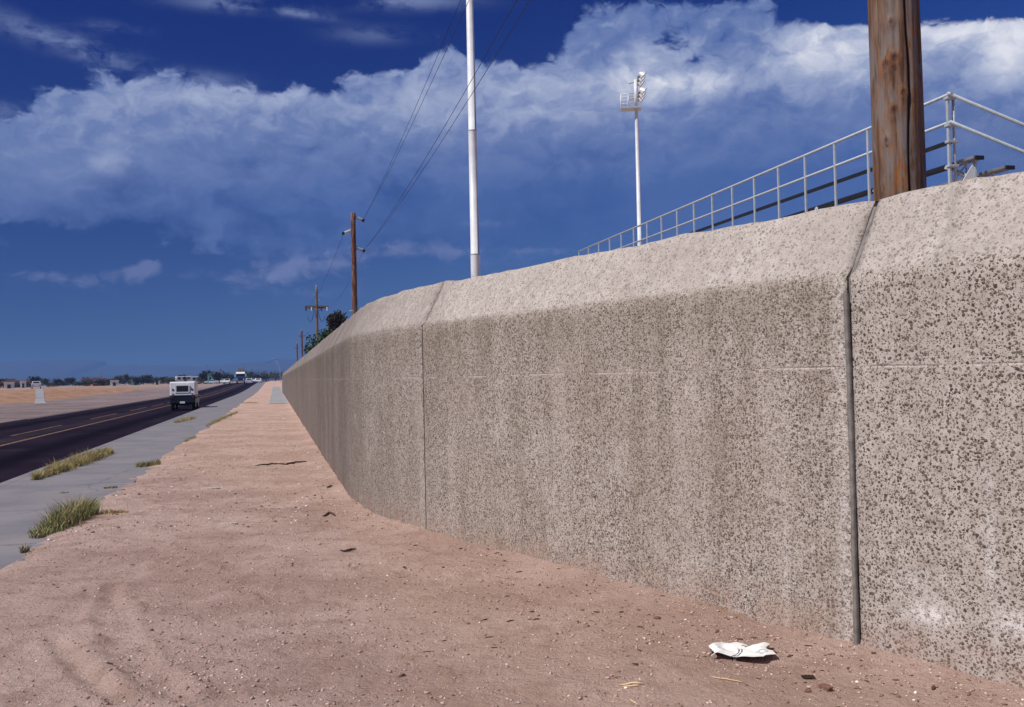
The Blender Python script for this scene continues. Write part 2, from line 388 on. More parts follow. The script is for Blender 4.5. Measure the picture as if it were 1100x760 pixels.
M_STUC = plain('white_stucco', (.76, .75, .72), .9, dirt=(.5, .42, .36), scale=.4)
M_TAN = plain('tan_stucco', (.30, .13, .06), .9, var=.3, scale=.4)
M_OCHRE = plain('ochre_stucco', (.36, .19, .075), .9, var=.3, scale=.4)
M_ROOF = plain('brown_roof', (.075, .030, .018), .9, var=.35, scale=.6)
M_TEAL = plain('teal_paint', (.16, .33, .36), .6)
M_CARDARK = plain('tinted_window', (.018, .020, .024), .12, 0, .6)
M_CONC = plain('drive_concrete', (.32, .315, .325), .9, var=.12, scale=.3)
M_STICK = plain('dry_stick', (.085, .050, .034), .9, var=.4, scale=14)
M_STRAW = plain('dry_straw', (.62, .46, .27), .8, var=.2, scale=20)
M_PAPER = plain('white_scrap_paper', (.80, .77, .72), .8, var=.06, scale=20)
M_BPAPER = plain('brown_paper', (.46, .25, .13), .85, var=.3, scale=18)
M_STONE = plain('brown_stone', (.20, .105, .075), .95, var=.4, scale=30)
M_BARK = plain('bark', (.09, .065, .05), .95, var=.4, scale=8)
M_GRAVEL = vcol_mat('loose_gravel')
M_GRASSG = vcol_mat('grass_blade', .8)
M_LEAF1 = leaf_mat('dark_foliage', (.016, .012, .007), (.034, .030, .014), .6)
M_LEAF2 = leaf_mat('olive_foliage', (.035, .038, .018), (.070, .072, .030), .6)
M_LEAF3 = leaf_mat('green_foliage', (.022, .042, .015), (.050, .085, .025), 1.2)

def rock_mat():
    mt, k, b = mat('mountain_rock'); n = k.noise(k.pos(), .004, 6, .65)
    k.set(b, 'Base Color', k.mix(k.ss(n, .3, .7), (.05, .045, .045), (.07, .06, .055))); k.set(b, 'Roughness', 1); k.set(b, 'Specular IOR Level', 0); return mt
M_ROCK = rock_mat()

# ------------------------------------------------------------------ object helpers
def tag(o, label=None, cat=None, group=None, kind=None):
    if label: o['label'] = label
    if cat: o['category'] = cat
    if group: o['group'] = group
    if kind: o['kind'] = kind
    return o
def thing(name, loc, label, cat, group=None, rz=0.0):
    o = bpy.data.objects.new(name, None); COL.objects.link(o); o.location = loc; o.rotation_euler = (0, 0, rz)
    o.empty_display_size = .2
    return tag(o, label, cat, group)
def obj(name, bm, mt, parent=None, smooth=False):
    if isinstance(bm, bmesh.types.BMesh):
        me = bpy.data.meshes.new(name); bm.normal_update(); bm.to_mesh(me); bm.free()
    else: me = bm
    if mt is not None:
        for q in (mt if isinstance(mt, (list, tuple)) else [mt]): me.materials.append(q)
    if smooth:
        me.polygons.foreach_set('use_smooth', [True] * len(me.polygons))
    o = bpy.data.objects.new(name, me); COL.objects.link(o)
    if parent is not None: o.parent = parent
    return o
def copy_tree(o, parent=None):
    c = o.copy(); COL.objects.link(c)
    if parent is not None: c.parent = parent
    for ch in [q for q in SC.objects if q.parent == o and q is not c]: copy_tree(ch, c)
    return c
def box(bm, lo, hi, bev=0.0, rot=None, seg=2):
    lo, hi = Vector(lo), Vector(hi)
    r = bmesh.ops.create_cube(bm, size=1.0); vs = r['verts']
    mt = Matrix.Translation((lo + hi) / 2) @ Matrix.Diagonal((*(hi - lo), 1))
    if rot is not None: mt = rot @ mt
    bmesh.ops.transform(bm, matrix=mt, verts=vs)
    if bev > 0:
        es = list({e for v in vs for e in v.link_edges})
        bmesh.ops.bevel(bm, geom=es, offset=bev, segments=seg, affect='EDGES', profile=.6)
def tube(bm, pts, radii, n=10, caps=True):
    pts = [Vector(p) for p in pts]
    if not isinstance(radii, (list, tuple)): radii = [radii] * len(pts)
    rings = []
    ref = None
    for i, p in enumerate(pts):
        d = (pts[min(i + 1, len(pts) - 1)] - pts[max(i - 1, 0)]).normalized()
        if ref is None: ref = Vector((1, 0, 0)) if abs(d.x) < .9 else Vector((0, 1, 0))
        a = d.cross(ref).normalized(); b2 = d.cross(a)
        ref = -b2 if False else ref
        rings.append([bm.verts.new(p + a * (math.cos(2 * math.pi * j / n) * radii[i]) + b2 * (math.sin(2 * math.pi * j / n) * radii[i])) for j in range(n)])
    for r1, r2 in zip(rings[:-1], rings[1:]):
        for j in range(n): 
            f = bm.faces.new((r1[j], r1[(j + 1) % n], r2[(j + 1) % n], r2[j])); f.smooth = n > 5
    if caps and n > 2:
        bm.faces.new(list(reversed(rings[0]))); bm.faces.new(rings[-1])
def sweep_z(bm, prof, n=24, center=(0, 0, 0)):       # lathe about z: prof = [(r, z)]
    c = Vector(center); rings = []
    for r, z in prof:
        rings.append([bm.verts.new(c + Vector((r * math.cos(2 * math.pi * j / n), r * math.sin(2 * math.pi * j / n), z))) for j in range(n)])
    for a, b2 in zip(rings[:-1], rings[1:]):
        for j in range(n):
            f = bm.faces.new((a[j], a[(j + 1) % n], b2[(j + 1) % n], b2[j])); f.smooth = True
    bm.faces.new(list(reversed(rings[0]))); bm.faces.new(rings[-1])
def prism(bm, outline, x0, x1, bev=0.0):            # outline in (y, z), extruded along x
    a = [bm.verts.new((x0, y, z)) for y, z in outline]; b2 = [bm.verts.new((x1, y, z)) for y, z in outline]
    n = len(outline); fs = [bm.faces.new(a), bm.faces.new(list(reversed(b2)))]
    for i in range(n): fs.append(bm.faces.new((a[i], b2[i], b2[(i + 1) % n], a[(i + 1) % n])))
    bmesh.ops.recalc_face_normals(bm, faces=fs)
    if bev:
        es = list({e for f in fs for e in f.edges}); bmesh.ops.bevel(bm, geom=es, offset=bev, segments=2, affect='EDGES', profile=.6)
def mesh_from(name, verts, faces, attrs=None, cols=None):
    me = bpy.data.meshes.new(name); me.from_pydata(verts, [], faces); me.update()
    for k2, v in (attrs or {}).items():
        a = me.attributes.new(k2, 'FLOAT', 'POINT'); a.data.foreach_set('value', np.asarray(v, np.float32))
    if cols is not None:
        a = me.attributes.new('col', 'FLOAT_COLOR', 'POINT'); a.data.foreach_set('color', np.asarray(cols, np.float32).ravel())
    return me

# ------------------------------------------------------------------ ground, road, walks
def build_ground():
    lats = [-6000, -3000, -1500, -800, -450, -300, -220, -170, -130, -100, -80, -68, -60, -54, -49, -45, -42, -40, -38, -36.5, -35, -33.5, -32, -30.5, -29, -27.5, -26, -24.5, -23, -21.5, -20, -18.5, -17, -15.8, -14.8, -14.2, -13.9, -13.4, -4.9, -4.5, -4.0, -3.4]
    lats += list(np.arange(-3.0, 5.0, .042)) + list(np.arange(5, 9, .15)) + [10, 12, 15, 20, 30, 50, 90, 160, 300, 700, 1500, 3000, 6000]
    als = [-200, -80, -30, -12, -6, -3, -1] + list(np.arange(0, 2.5, .2))
    a = 2.5
    while a < 400: als.append(a); a += max(.042, (a - 6) * .0075)
    while a < 8000: als.append(a); a *= 1.09
    als.append(9000.)
    L, A = np.meshgrid(np.array(lats), np.array(als))
    X = CA * L - SA * A; Y = SA * L + CA * A
    Z = ground_h(X, Y)
    nl, na = len(lats), len(als)
    V = np.stack([X.ravel(), Y.ravel(), Z.ravel()], 1)
    i = np.arange(nl * na).reshape(na, nl)
    Fc = np.stack([i[:-1, :-1], i[:-1, 1:], i[1:, 1:], i[1:, :-1]], -1).reshape(-1, 4)
    me = bpy.data.meshes.new('ground')
    me.vertices.add(len(V)); me.vertices.foreach_set('co', V.ravel())
    me.loops.add(Fc.size); me.loops.foreach_set('vertex_index', Fc.ravel().astype(np.int32))
    me.polygons.add(len(Fc)); me.polygons.foreach_set('loop_start', np.arange(0, Fc.size, 4, dtype=np.int32))
    me.polygons.foreach_set('use_smooth', [True] * len(Fc)); me.update(calc_edges=True); me.validate()
    tag(obj('ground', me, M_GROUND), kind='structure')
build_ground()

def strip(name, l0, l1, a0, a1, z, mt, thick=0.0, step=4.0, jl=None):
    n = max(2, int((a1 - a0) / step)); vs = []; fs = []
    for i in range(n + 1):
        al = a0 + (a1 - a0) * i / n; zz = z + float(rise(np.array([al]))[0])
        for l in (l0, l1): vs.append(tuple(P(l, al, zz)))
        if thick:
            for l in (l0, l1): vs.append(tuple(P(l, al, zz - thick)))
    w = 4 if thick else 2
    for i in range(n):
        b0, b1 = i * w, (i + 1) * w
        fs.append((b0, b0 + 1, b1 + 1, b1))
        if thick:
            fs.append((b0 + 2, b0, b1, b1 + 2)); fs.append((b0 + 1, b0 + 3, b1 + 3, b1 + 1))
    if thick: fs.append((0, 2, 3, 1)); fs.append((n * w, n * w + 1, n * w + 3, n * w + 2))
    return obj(name, mesh_from(name, vs, fs), mt)
ROADZ = -.15
tag(strip('road', -13.6, -4.72, -60, 1500, ROADZ, M_ASPH), kind='structure')
tag(strip('sidewalk', -4.70, -2.38, -30, 420, .012, M_WALK, .35), kind='structure')
tag(strip('path', -.42, WALL_LAT - .01, 74, 200, .03, M_CONC, .2), kind='structure')
def merge_marks(name, items, mt):
    bm = bmesh.new()
    for l0, l1, a0, a1 in items:
        n = max(1, int((a1 - a0) / 4)); prev = None
        for i in range(n + 1):
            al = a0 + (a1 - a0) * i / n; zz = ROADZ + .004 + float(rise(np.array([al]))[0])
            cur = [bm.verts.new(P(l0, al, zz)), bm.verts.new(P(l1, al, zz))]
            if prev: bm.faces.new((prev[0], prev[1], cur[1], cur[0]))
            prev = cur
    return tag(obj(name, bm, mt), kind='structure')
merge_marks('road_marking', [(-8.44, -8.28, -20, 420)] + [(-9.66, -9.54, a, a + 9) for a in (-20, 2, 28.2, 40.5, 57, 72, 84, 96)] + [(-9.66, -9.54, 108, 420)], M_YEL)
merge_marks('edge_line', [(-13.45, -13.33, 60, 420)], M_WHT)
merge_marks('tar_patch', [(-13.2, -12.1, 39.5, 41.0), (-13.55, -13.2, 39.0, 42.2)], M_WIRE)

# ------------------------------------------------------------------ the wall
PROFILE = [(.0, -.4)] + [(.0, z) for z in np.arange(.0, 2.249, .075)] + [(.0, 2.25)] + [(.264 * t, 2.25 + .49 * t) for t in np.linspace(.12, 1, 8)] + [(.30, 2.752), (.44, 2.752), (.46, 2.72), (.46, -.4)]
CREASE = 2 + len(np.arange(.0, 2.249, .075)) - 1
WALLO = thing('wall', A1, 'tall exposed aggregate concrete wall with sloped coping, curving along the dirt verge', 'wall')
def wall_panel(s0, s1, tone, run):
    ss = [s0, s0 + .012, s0 + .028, s0 + .05] + [s for s in WS if s0 + .07 < s < s1 - .07] + [s1 - .05, s1 - .028, s1 - .012, s1]
    vs, fs, T, C, RN, J, PA = [], [], [], [], [], [], []
    np_ = len(PROFILE)
    prof = np.array(PROFILE)
    for s in ss:
        p, nrm = wall_at(s)
        zz = prof[:, 1]
        j = fbm(np.full(np_, s / .35), zz / .35, 5, 3) * .004 + fbm(np.full(np_, s / .08), zz / .08, 23, 2) * .002
        j = j * (zz < 2.74) * (prof[:, 0] < .3)
        jz = np.zeros(np_); jz[CREASE] = fbm(np.array([s / .12]), np.array([0.]), 41, 3)[0] * .03
        jz[-4:-2] = fbm(np.array([s / .3]), np.array([4.]), 43, 4)[0] * .025
        jz[CREASE + 8] = jz[-4]
        edge = math.exp(-((s - s0) / .02) ** 2) + math.exp(-((s1 - s) / .02) ** 2)
        edge2 = math.exp(-((s - s0) / .03) ** 2) + math.exp(-((s1 - s) / .04) ** 2)
        off = prof[:, 0] + j + (edge * .012 + edge2 * .022 * (zz > 2.26)) * (zz > 0) * (prof[:, 0] < .3)
        for o2, z2, jz2 in zip(off, zz, jz):
            q = p + nrm * float(o2); vs.append((q.x - A1.x, q.y - A1.y, float(z2 + jz2)))
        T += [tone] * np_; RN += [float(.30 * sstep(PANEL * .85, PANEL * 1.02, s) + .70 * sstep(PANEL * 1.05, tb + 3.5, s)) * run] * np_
        J += [math.exp(-((s1 - s) / .035) ** 2) + .6 * math.exp(-((s - s0) / .02) ** 2) + (.4 * math.exp(-((s + .62) / .022) ** 2))] * np_
        PA += [math.exp(-((s - s0 - .05) / .05) ** 2) * (1.0 if abs(s0) < .1 else .35 if s0 < PANEL * 1.1 else 0.0)] * np_
        C += [0.0 if i <= CREASE else 1.0 for i in range(np_)]
    for i in range(len(ss) - 1):
        for j in range(np_ - 1):
            a = i * np_ + j; fs.append((a, a + 1, a + np_ + 1, a + np_))
    fs.append(tuple(range(np_ - 1, -1, -1))); fs.append(tuple((len(ss) - 1) * np_ + i for i in range(np_)))
    me = mesh_from('panel', vs, fs, {'tone': T, 'cope': C, 'run': RN, 'joint': J, 'pale': PA})
    bm = bmesh.new(); bm.from_mesh(me); bmesh.ops.recalc_face_normals(bm, faces=bm.faces[:]); bm.to_mesh(me); bm.free()
    me.polygons.foreach_set('use_smooth', [len(q.vertices) == 4 for q in me.polygons])
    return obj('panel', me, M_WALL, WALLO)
GAP = .008
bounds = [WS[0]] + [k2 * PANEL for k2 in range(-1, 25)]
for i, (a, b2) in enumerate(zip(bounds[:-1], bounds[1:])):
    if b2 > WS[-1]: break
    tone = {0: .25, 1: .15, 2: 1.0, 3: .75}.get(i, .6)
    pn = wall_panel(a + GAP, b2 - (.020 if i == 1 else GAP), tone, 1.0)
    if i == 1: pn['label'] = 'nearest wall panel, paler, with white lime bloom low down'
# the recessed filler seen down the joints
bm = bmesh.new()
for k2 in range(-1, 24):
    s = k2 * PANEL; p, nrm = wall_at(s); d = Vector((-nrm.y, nrm.x, 0))
    a0 = p - A1
    prof = [(.035, -.3), (.035, 2.24), (.285, 2.70), (.43, 2.70), (.43, -.3)]
    r1 = [bm.verts.new(a0 - d * .02 + nrm * o2 + Vector((0, 0, z))) for o2, z in prof]
    r2 = [bm.verts.new(a0 + d * .02 + nrm * o2 + Vector((0, 0, z))) for o2, z in prof]
    for j in range(4): bm.faces.new((r1[j], r1[j + 1], r2[j + 1], r2[j]))
obj('joint_filler', bm, M_SEAL, WALLO)
bm = bmesh.new()
p, nrm = wall_at(0.0); d = WD
zs = np.arange(-.2, 2.19, .05); sec = [(-.021, .012), (-.018, -.004), (-.007, -.009), (.003, -.008), (.008, -.001), (.009, .020)]
prev = None
for z in zs:
    w = 1 + .25 * float(fbm(np.array([z / .2]), np.array([1.]), 3)[0]); sh = .008 * float(fbm(np.array([z / .5]), np.array([9.]), 8)[0])
    ring = [bm.verts.new((d * (-x * w + sh) + nrm * y * w) + Vector((0, 0, z))) for x, y in sec]
    if prev:
        for j in range(len(sec) - 1): bm.faces.new((prev[j], prev[j + 1], ring[j + 1], ring[j]))
    prev = ring
bmesh.ops.recalc_face_normals(bm, faces=bm.faces[:])
obj('joint_strip', bm, M_SEAL, WALLO, True)

# ------------------------------------------------------------------ utility poles
POLE_LAT = 4.25
def wood_pole(bm_seg, h, r0_, r1_, mt, parent, detail=False, crack_ang=None, knots=()):
    n = 128 if detail else 16
    zl_ = [-.5 + (h + .5) * i / 24 for i in range(25)] if not detail else [-.5, 0, .5, 1, 1.5, 2] + [2.3 + .014 * i for i in range(180)] + [4.9 + .25 * i for i in range(int((h - 4.9) / .25) + 1)] + [h]
    rings = len(zl_) - 1
    vs, kn, ck, fs = [], [], [], []
    for i in range(rings + 1):
        z = zl_[i]; r = r0_ + (r1_ - r0_) * max(z, 0) / h
        cx = .02 * math.sin(z * .6) * detail
        for j in range(n):
            a = 2 * math.pi * j / n; rr = r; kv = cv = 0.0
            if detail:
                rr += float(.0045 * math.sin(a * 3 + z * .4) + .003 * math.sin(a * 11 + z * 1.3 + 2 * math.sin(z)) + .002 * math.sin(a * 23 - z * 2.1))
                ca = crack_ang + .10 * math.sin(z * 1.9 + .4) + .03 * math.sin(z * 7.3)
                da = abs((a - ca + math.pi) % (2 * math.pi) - math.pi)
                w = math.exp(-(da / .045) ** 2); rr -= .02 * w; cv = max(cv, math.exp(-(da / .06) ** 2))
                for (ka, kz, kr) in knots:
                    dk = abs((a - ka + math.pi) % (2 * math.pi) - math.pi) * r
                    dist = math.hypot(dk, (z - kz) * .8) / kr
                    kv = max(kv, math.exp(-dist ** 2)); rr += .014 * math.exp(-(dist / 1.5) ** 2) - .012 * math.exp(-(dist / .5) ** 2)
            vs.append((cx + rr * math.cos(a), rr * math.sin(a), z)); kn.append(kv); ck.append(cv)
    for i in range(rings):
        for j in range(n):
            a = i * n + j; b2 = i * n + (j + 1) % n; fs.append((a, b2, b2 + n, a + n))
    fs.append(tuple(rings * n + j for j in range(n)))
    me = mesh_from('pole', vs, fs, {'knot': kn, 'crack': ck})
    return obj('shaft', me, mt, parent, True)
def ring_insulator(bm, p, d, ln, r=.055):
    p = Vector(p); d = Vector(d).normalized(); k3 = 7
    pts, rad = [], []
    for i in range(k3 * 2 + 1):
        pts.append(p + d * (ln * i / (k3 * 2))); rad.append(r if i % 2 else r * .45)
    tube(bm, pts, rad, 10)

def bracket(parent, z, sgn, L=.42):
    # a short standoff insulator on a steel bracket, in the pole's own frame (x = away from the road)
    b = bmesh.new(); box(b, (-.05 if sgn > 0 else -.20, -.05, z - .12), (.20 if sgn > 0 else .05, .05, z + .12), .01)
    br = obj('bracket', b, M_GALV, parent)
    b = bmesh.new(); ring_insulator(b, (sgn * .18, 0, z + .02), (sgn, 0, -.42), L, .10); obj('insulator', b, M_GLASSI, br)
    b = bmesh.new(); e = Vector((sgn * (.18 + L * .95), 0, z + .02 - L * .42)); tube(b, [e + Vector((0, -.16, 0)), e + Vector((0, .16, 0))], .085, 8); obj('clamp', b, M_DARKST, br)
    return e

pn_pos = at_depth(964.5, 212, 6.95); pn_pos.z = 0
near_al = along_of(pn_pos.x, pn_pos.y); near_lat = lat_of(pn_pos.x, pn_pos.y)
NP = thing('utility_pole', pn_pos, 'thick weathered wooden pole with a long crack, standing close behind the wall', 'utility pole', 'wooden poles in line behind the wall', rz=RA)
def knot_at(px, py):
    # angle and height on the near pole where a photo pixel meets it
    q = at_depth(px, py, pn_pos.y - .17); a = math.atan2(q.y - pn_pos.y, q.x - pn_pos.x) - RA
    return a, q.z
KN = []
for px, py, kr in ((945, 69, .036), (959, 63, .034), (958, 119, .034), (968, 101, .026), (943, 150, .022), (955, 24, .02)):
    a_, z_ = knot_at(px, py); KN.append((a_, z_, kr))
ca_, _ = knot_at(972, 110)
wood_pole(None, 13.4, .182, .135, M_WOOD, NP, True, ca_, KN)
bz = [12.75, 11.3, 9.85]
bracket(NP, bz[0], 1); bracket(NP, bz[1], -1); bracket(NP, bz[2], 1)
NP.rotation_euler = (R(.4), R(-.25), RA)

F2 = at_depth(381.3, 338, 57.5); F2.z = 0
FP = thing('utility_pole', F2, 'red-brown wooden pole with three staggered insulator brackets, second in the line behind the wall', 'utility pole', 'wooden poles in line behind the wall', rz=RA)
wood_pole(None, 11.3, .175, .145, M_WOOD2, FP)
f2z = [11.02, 10.25, 9.25]
bracket(FP, f2z[0], 1); bracket(FP, f2z[1], -1); bracket(FP, f2z[2], 1)
b = bmesh.new(); ring_insulator(b, (-.14, 0, 5.6), (-1, 0, 0), .16, .06); obj('insulator', b, M_GLASSI, FP)

al2 = along_of(F2.x, F2.y); dal = al2 - near_al; lat2 = lat_of(F2.x, F2.y)
p3 = at_depth(341, 372, 108); p3.z = 0
CP = thing('utility_pole', p3, 'grey wooden pole carrying a crossarm with hanging jumper loops, third in the line', 'utility pole', 'wooden poles in line behind the wall', rz=RA)
wood_pole(None, 11.7, .17, .13, M_WOOD3, CP)
b = bmesh.new(); box(b, (-1.25, -.10, 9.55), (1.25, .06, 9.72), .01); arm = obj('crossarm', b, M_WOOD3, CP)
b = bmesh.new(); box(b, (-1.25, .14, 9.40), (1.25, .24, 9.55), .01); tube(b, [(-.7, 0, 9.5), (0, 0, 9.0)], .03, 6); tube(b, [(.7, 0, 9.5), (0, 0, 9.0)], .03, 6); obj('brace', b, M_WOOD3, CP)
for x in (-1.15, -.55, .5, 1.1):
    b = bmesh.new(); ring_insulator(b, (x, -.14, 9.55), (0, -.3, -1), .45, .08); obj('insulator', b, M_DARKST if x in (-1.15, .5) else M_GLASSI, arm)
for x, s in ((-1.0, 1), (.85, -1)):
    b = bmesh.new(); tube(b, [(x + s * .75 * t, 0, 9.2 - 1.25 * math.sin(math.pi * (.18 + .82 * t))) for t in [i / 10 for i in range(11)]], .028, 6); obj('jumper_wire', b, M_WIRE, CP)
for x, z in ((-.3, 10.8), (.28, 10.2), (0, 11.75), (-.18, 5.35)):
    b = bmesh.new(); ring_insulator(b, (x * .5, 0, z), (x if x else 0, 0, .2 if x else 1), .22, .09); obj('insulator', b, M_GLASSI, CP)
for (px, pt, Y, lab) in ((324, 355, 160, 'plain distant pole, fourth in the line, just left of the crossarm pole'), (319, 369, 211, 'small far pole, last of the line, where the wall runs out')):
    q = at_depth(px, pt, Y); base = Vector((q.x, q.y, gz(q.x, q.y)))
    o = thing('utility_pole', base, lab, 'utility pole', 'wooden poles in line behind the wall', rz=RA)
    wood_pole(None, q.z - base.z, .19, .15, M_WOOD2, o)
    b = bmesh.new(); ring_insulator(b, (0, 0, q.z - base.z), (0, 0, 1), .22, .07); obj('insulator', b, M_GLASSI, o)
    b = bmesh.new(); box(b, (-.55, -.12, q.z - base.z - 1.0), (.55, -.18, q.z - base.z - .85), .01); obj('crossarm', b, M_WOOD3, o)

# wires, strung pole to pole
def local(o, v): return Vector(o.location) + Matrix.Rotation(RA, 3, 'Z') @ Vector(v)
ends = [(local(NP, (.60, 0, 12.6)), local(FP, (.58, 0, f2z[0] - .12))), (local(NP, (.60, 0, 9.7)), local(FP, (.58, 0, f2z[2] - .12)))]
WL = [('upper left overhead wire of the left pair, strung toward the red-brown pole', 0, -.17), ('lower right overhead wire of the left pair, strung toward the red-brown pole', 0, .17),
      ('upper left overhead wire of the right pair, passing behind the tall white pole', 1, -.17), ('lower right overhead wire of the right pair, passing behind the tall white pole', 1, .17)]
for lab, e, sh in WL:
    a, c = ends[e]; b = bmesh.new()
    pts = []
    for i in range(41):
        t = i / 40; q = a.lerp(c, t); q.z -= 4 * .55 * t * (1 - t)
        q += Vector((CA, SA, 0)) * sh * (1 - t) * 1.0; pts.append(q)
    tube(b, pts, .0075, 5)
    tag(obj('overhead_wire', b, M_WIRE), lab, 'wire', 'overhead wires')
for k3, (z2, sx, z3, sx3, lab) in enumerate(((10.1, -.56, 9.4, -1.15, 'thin far wire from the left bracket down to the crossarm pole'), (9.1, .56, 9.4, 1.1, 'thin far wire from the lowest bracket down to the crossarm pole'))):
    a, c = local(FP, (sx, 0, z2)), local(CP, (sx3, 0, z3)); b = bmesh.new()
    tube(b, [a.lerp(c, i / 30) - Vector((0, 0, 4 * .7 * (i / 30) * (1 - i / 30))) for i in range(31)], .008, 5)
    tag(obj('overhead_wire', b, M_WIRE), lab, 'wire', 'overhead wires')

# ------------------------------------------------------------------ stadium lights
def stadium_light(loc, h, rb, label):
    o = thing('stadium_light', loc, label, 'stadium light', 'tall white floodlight poles', rz=RA - R(18))
    b = bmesh.new(); rt = rb * .62
    prof = [(rb, -.3)]
    for i, (f0, f1) in enumerate(((0, .30), (.30, .535), (.535, 1.0))):
        z0, z1 = h * f0, h * f1
        ra = rb + (rt - rb) * f0; rc = rb + (rt - rb) * f1
        prof += [(ra * (1.0 if i == 0 else .97), z0 + .001), (rc * 1.02, z1 - .02), (rc * 1.02, z1)]
    sweep_z(b, prof, 32); obj('pole', b, M_POLE, o)
    for f0 in (.30, .535):
        b = bmesh.new(); r = (rb + (rt - rb) * f0) * 1.035; sweep_z(b, [(r, h * f0 - .05), (r * 1.01, h * f0 - .04), (r * 1.01, h * f0 + .01), (r, h * f0 + .02)], 32); obj('band', b, M_GALV, o)
    b = bmesh.new(); sweep_z(b, [(.16, h), (.15, h + 2.2)], 16); mast = obj('mast', b, M_POLE, o)
    # maintenance platform with guard rails, on the side away from the field
    b = bmesh.new(); box(b, (-1.2, -.5, h - .05), (.35, .55, h + .07), .01)
    pf = obj('platform', b, M_GALV, o)
    b = bmesh.new()
    for x, y in ((-1.15, -.45), (-1.15, .45), (-.6, -.45), (-.6, .45), (-1.15, 0)): tube(b, [(x, y, h), (x, y, h + 1.05)], .035, 6)
    for z in (.55, 1.05):
        tube(b, [(-.2, -.45, h + z), (-1.15, -.45, h + z), (-1.15, .45, h + z), (-.2, .45, h + z)], .03, 6)
    obj('guard_rail', b, M_POLE, pf)
    for z in (h + .95, h + 2.15):
        b = bmesh.new(); tube(b, [(.15, -1.25, z), (.15, 1.25, z)], .07, 8); tube(b, [(-.5, 0, z - .2), (.3, 0, z)], .06, 6); arm_ = obj('crossarm', b, M_GALV, o)
        for y in (-1.05, 0, 1.05):
            b = bmesh.new(); rot = Matrix.Translation((.42, y, z + .12)) @ Matrix.Rotation(R(128), 4, 'Y')
            pf2 = [(.09, -.24), (.13, -.19), (.24, -.02), (.31, .15), (.33, .19)]
            bb = bmesh.new(); sweep_z(bb, pf2, 20); bmesh.ops.transform(bb, matrix=rot, verts=bb.verts[:])
            lamp = obj('floodlight', bb, M_LAMP, arm_); b.free()
            b = bmesh.new(); box(b, (.14, y - .06, z - .1), (.42, y + .06, z + .05), .01); obj('yoke', b, M_DARKST, lamp)
    return o
nl = at_depth(511, 298, 45); nl.z = 0
L1 = stadium_light(nl, 24.0, .235, 'tall white steel floodlight pole rising out of the picture behind the wall')
fl_ = at_depth(687.5, 270, 75); ftop = at_depth(683, 117, 75)
fl_.z = 0
L2 = stadium_light(fl_, ftop.z, .215, 'distant white floodlight pole with lamp cluster and cage, seen over the bleacher railing')

# ------------------------------------------------------------------ bleachers
BL, BA = 13.0, 16.95            # lateral position of the rear rail, distance of the near end
bl0 = P(BL, BA); BLE = thing('bleachers', bl0, 'steel bleachers with white pipe railing and dark plank seats, showing above the wall', 'bleachers', rz=RA)
NR, BLEN, PSP = 16, 24.45, 1.356           # local frame: x = down toward the field, y = away along the road
TOP, MID = 7.02, 6.47
b = bmesh.new(); tube(b, [(0, -.12, TOP), (0, BLEN, TOP)], .035, 10); obj('top_rail', b, M_GALV, BLE)
b = bmesh.new(); tube(b, [(0, -.05, MID), (0, BLEN, MID)], .033, 10); obj('middle_rail', b, M_GALV, BLE)
npost = int(BLEN / PSP) + 1
for i in range(npost):
    b = bmesh.new(); box(b, (-.036, i * PSP - .030, 5.0), (.012, i * PSP + .030, TOP - .03), .006); obj('post', b, M_GALV, BLE)
b = bmesh.new(); tube(b, [(.13, .02, 4.9), (.13, .02, TOP - .06)], .028, 8); obj('post', b, M_GALV, BLE)
for z in (TOP - .06, MID - .05, 6.10, 5.62):
    b = bmesh.new(); box(b, (-.06, -.065, z - .03), (.16, .06, z + .02), .008); obj('rail_clamp', b, M_GALV, BLE)
b = bmesh.new(); box(b, (.03, 0, 6.06), (.07, BLEN, 6.14)); obj('back_board', b, M_DARKST, BLE)
b = bmesh.new(); box(b, (.03, 0, 5.60), (.20, BLEN, 5.665)); obj('kick_board', b, M_DARKST, BLE)
SLOPE = .326
b = bmesh.new(); tube(b, [(-.05, -.06, TOP + .02), (NR * .61, -.06, TOP - SLOPE * NR * .61)], .035, 10); obj('side_top_rail', b, M_GALV, BLE)
b = bmesh.new(); tube(b, [(-.02, -.06, MID + .01), (NR * .61, -.06, MID - SLOPE * NR * .61)], .033, 10); obj('side_middle_rail', b, M_GALV, BLE)
for i in range(1, 5):
    x = i * 2.44; b = bmesh.new(); tube(b, [(x, -.03, 5.2 - SLOPE * x), (x, -.03, TOP - SLOPE * x - .03)], .03, 8); obj('side_post', b, M_GALV, BLE)
# chain-link panel on the end guard
b = bmesh.new(); wr = .0016
xe = NR * .61
def tri_wire(p0, p1): tube(b, [p0, p1], wr, 3, False)
for i in range(int((xe + 1.7) / .07)):
    for sg in (1, -1):
        x0 = i * .07 - (1.6 if sg > 0 else 0.0)
        pts = []
        for t in (0., 1.7):
            x = x0 + sg * t * .62 if sg > 0 else x0 - t * .62
            pts.append((x, t))
        (xa, ta), (xb, tb2) = pts
        lo_, hi_ = 0.0, 1.0
        def inx(f): return xa + (xb - xa) * f
        if max(xa, xb) < 0.02 or min(xa, xb) > xe: continue
        f0 = 0.0 if .02 <= xa <= xe else ((.02 if xa < .02 else xe) - xa) / (xb - xa)
        f1 = 1.0 if .02 <= xb <= xe else ((.02 if xb < .02 else xe) - xa) / (xb - xa)
        q0 = (inx(f0), -.06, 5.32 + 1.7 * f0 - SLOPE * inx(f0)); q1 = (inx(f1), -.06, 5.32 + 1.7 * f1 - SLOPE * inx(f1))
        tri_wire(q0, q1)
obj('chain_link', b, M_GALV, BLE)
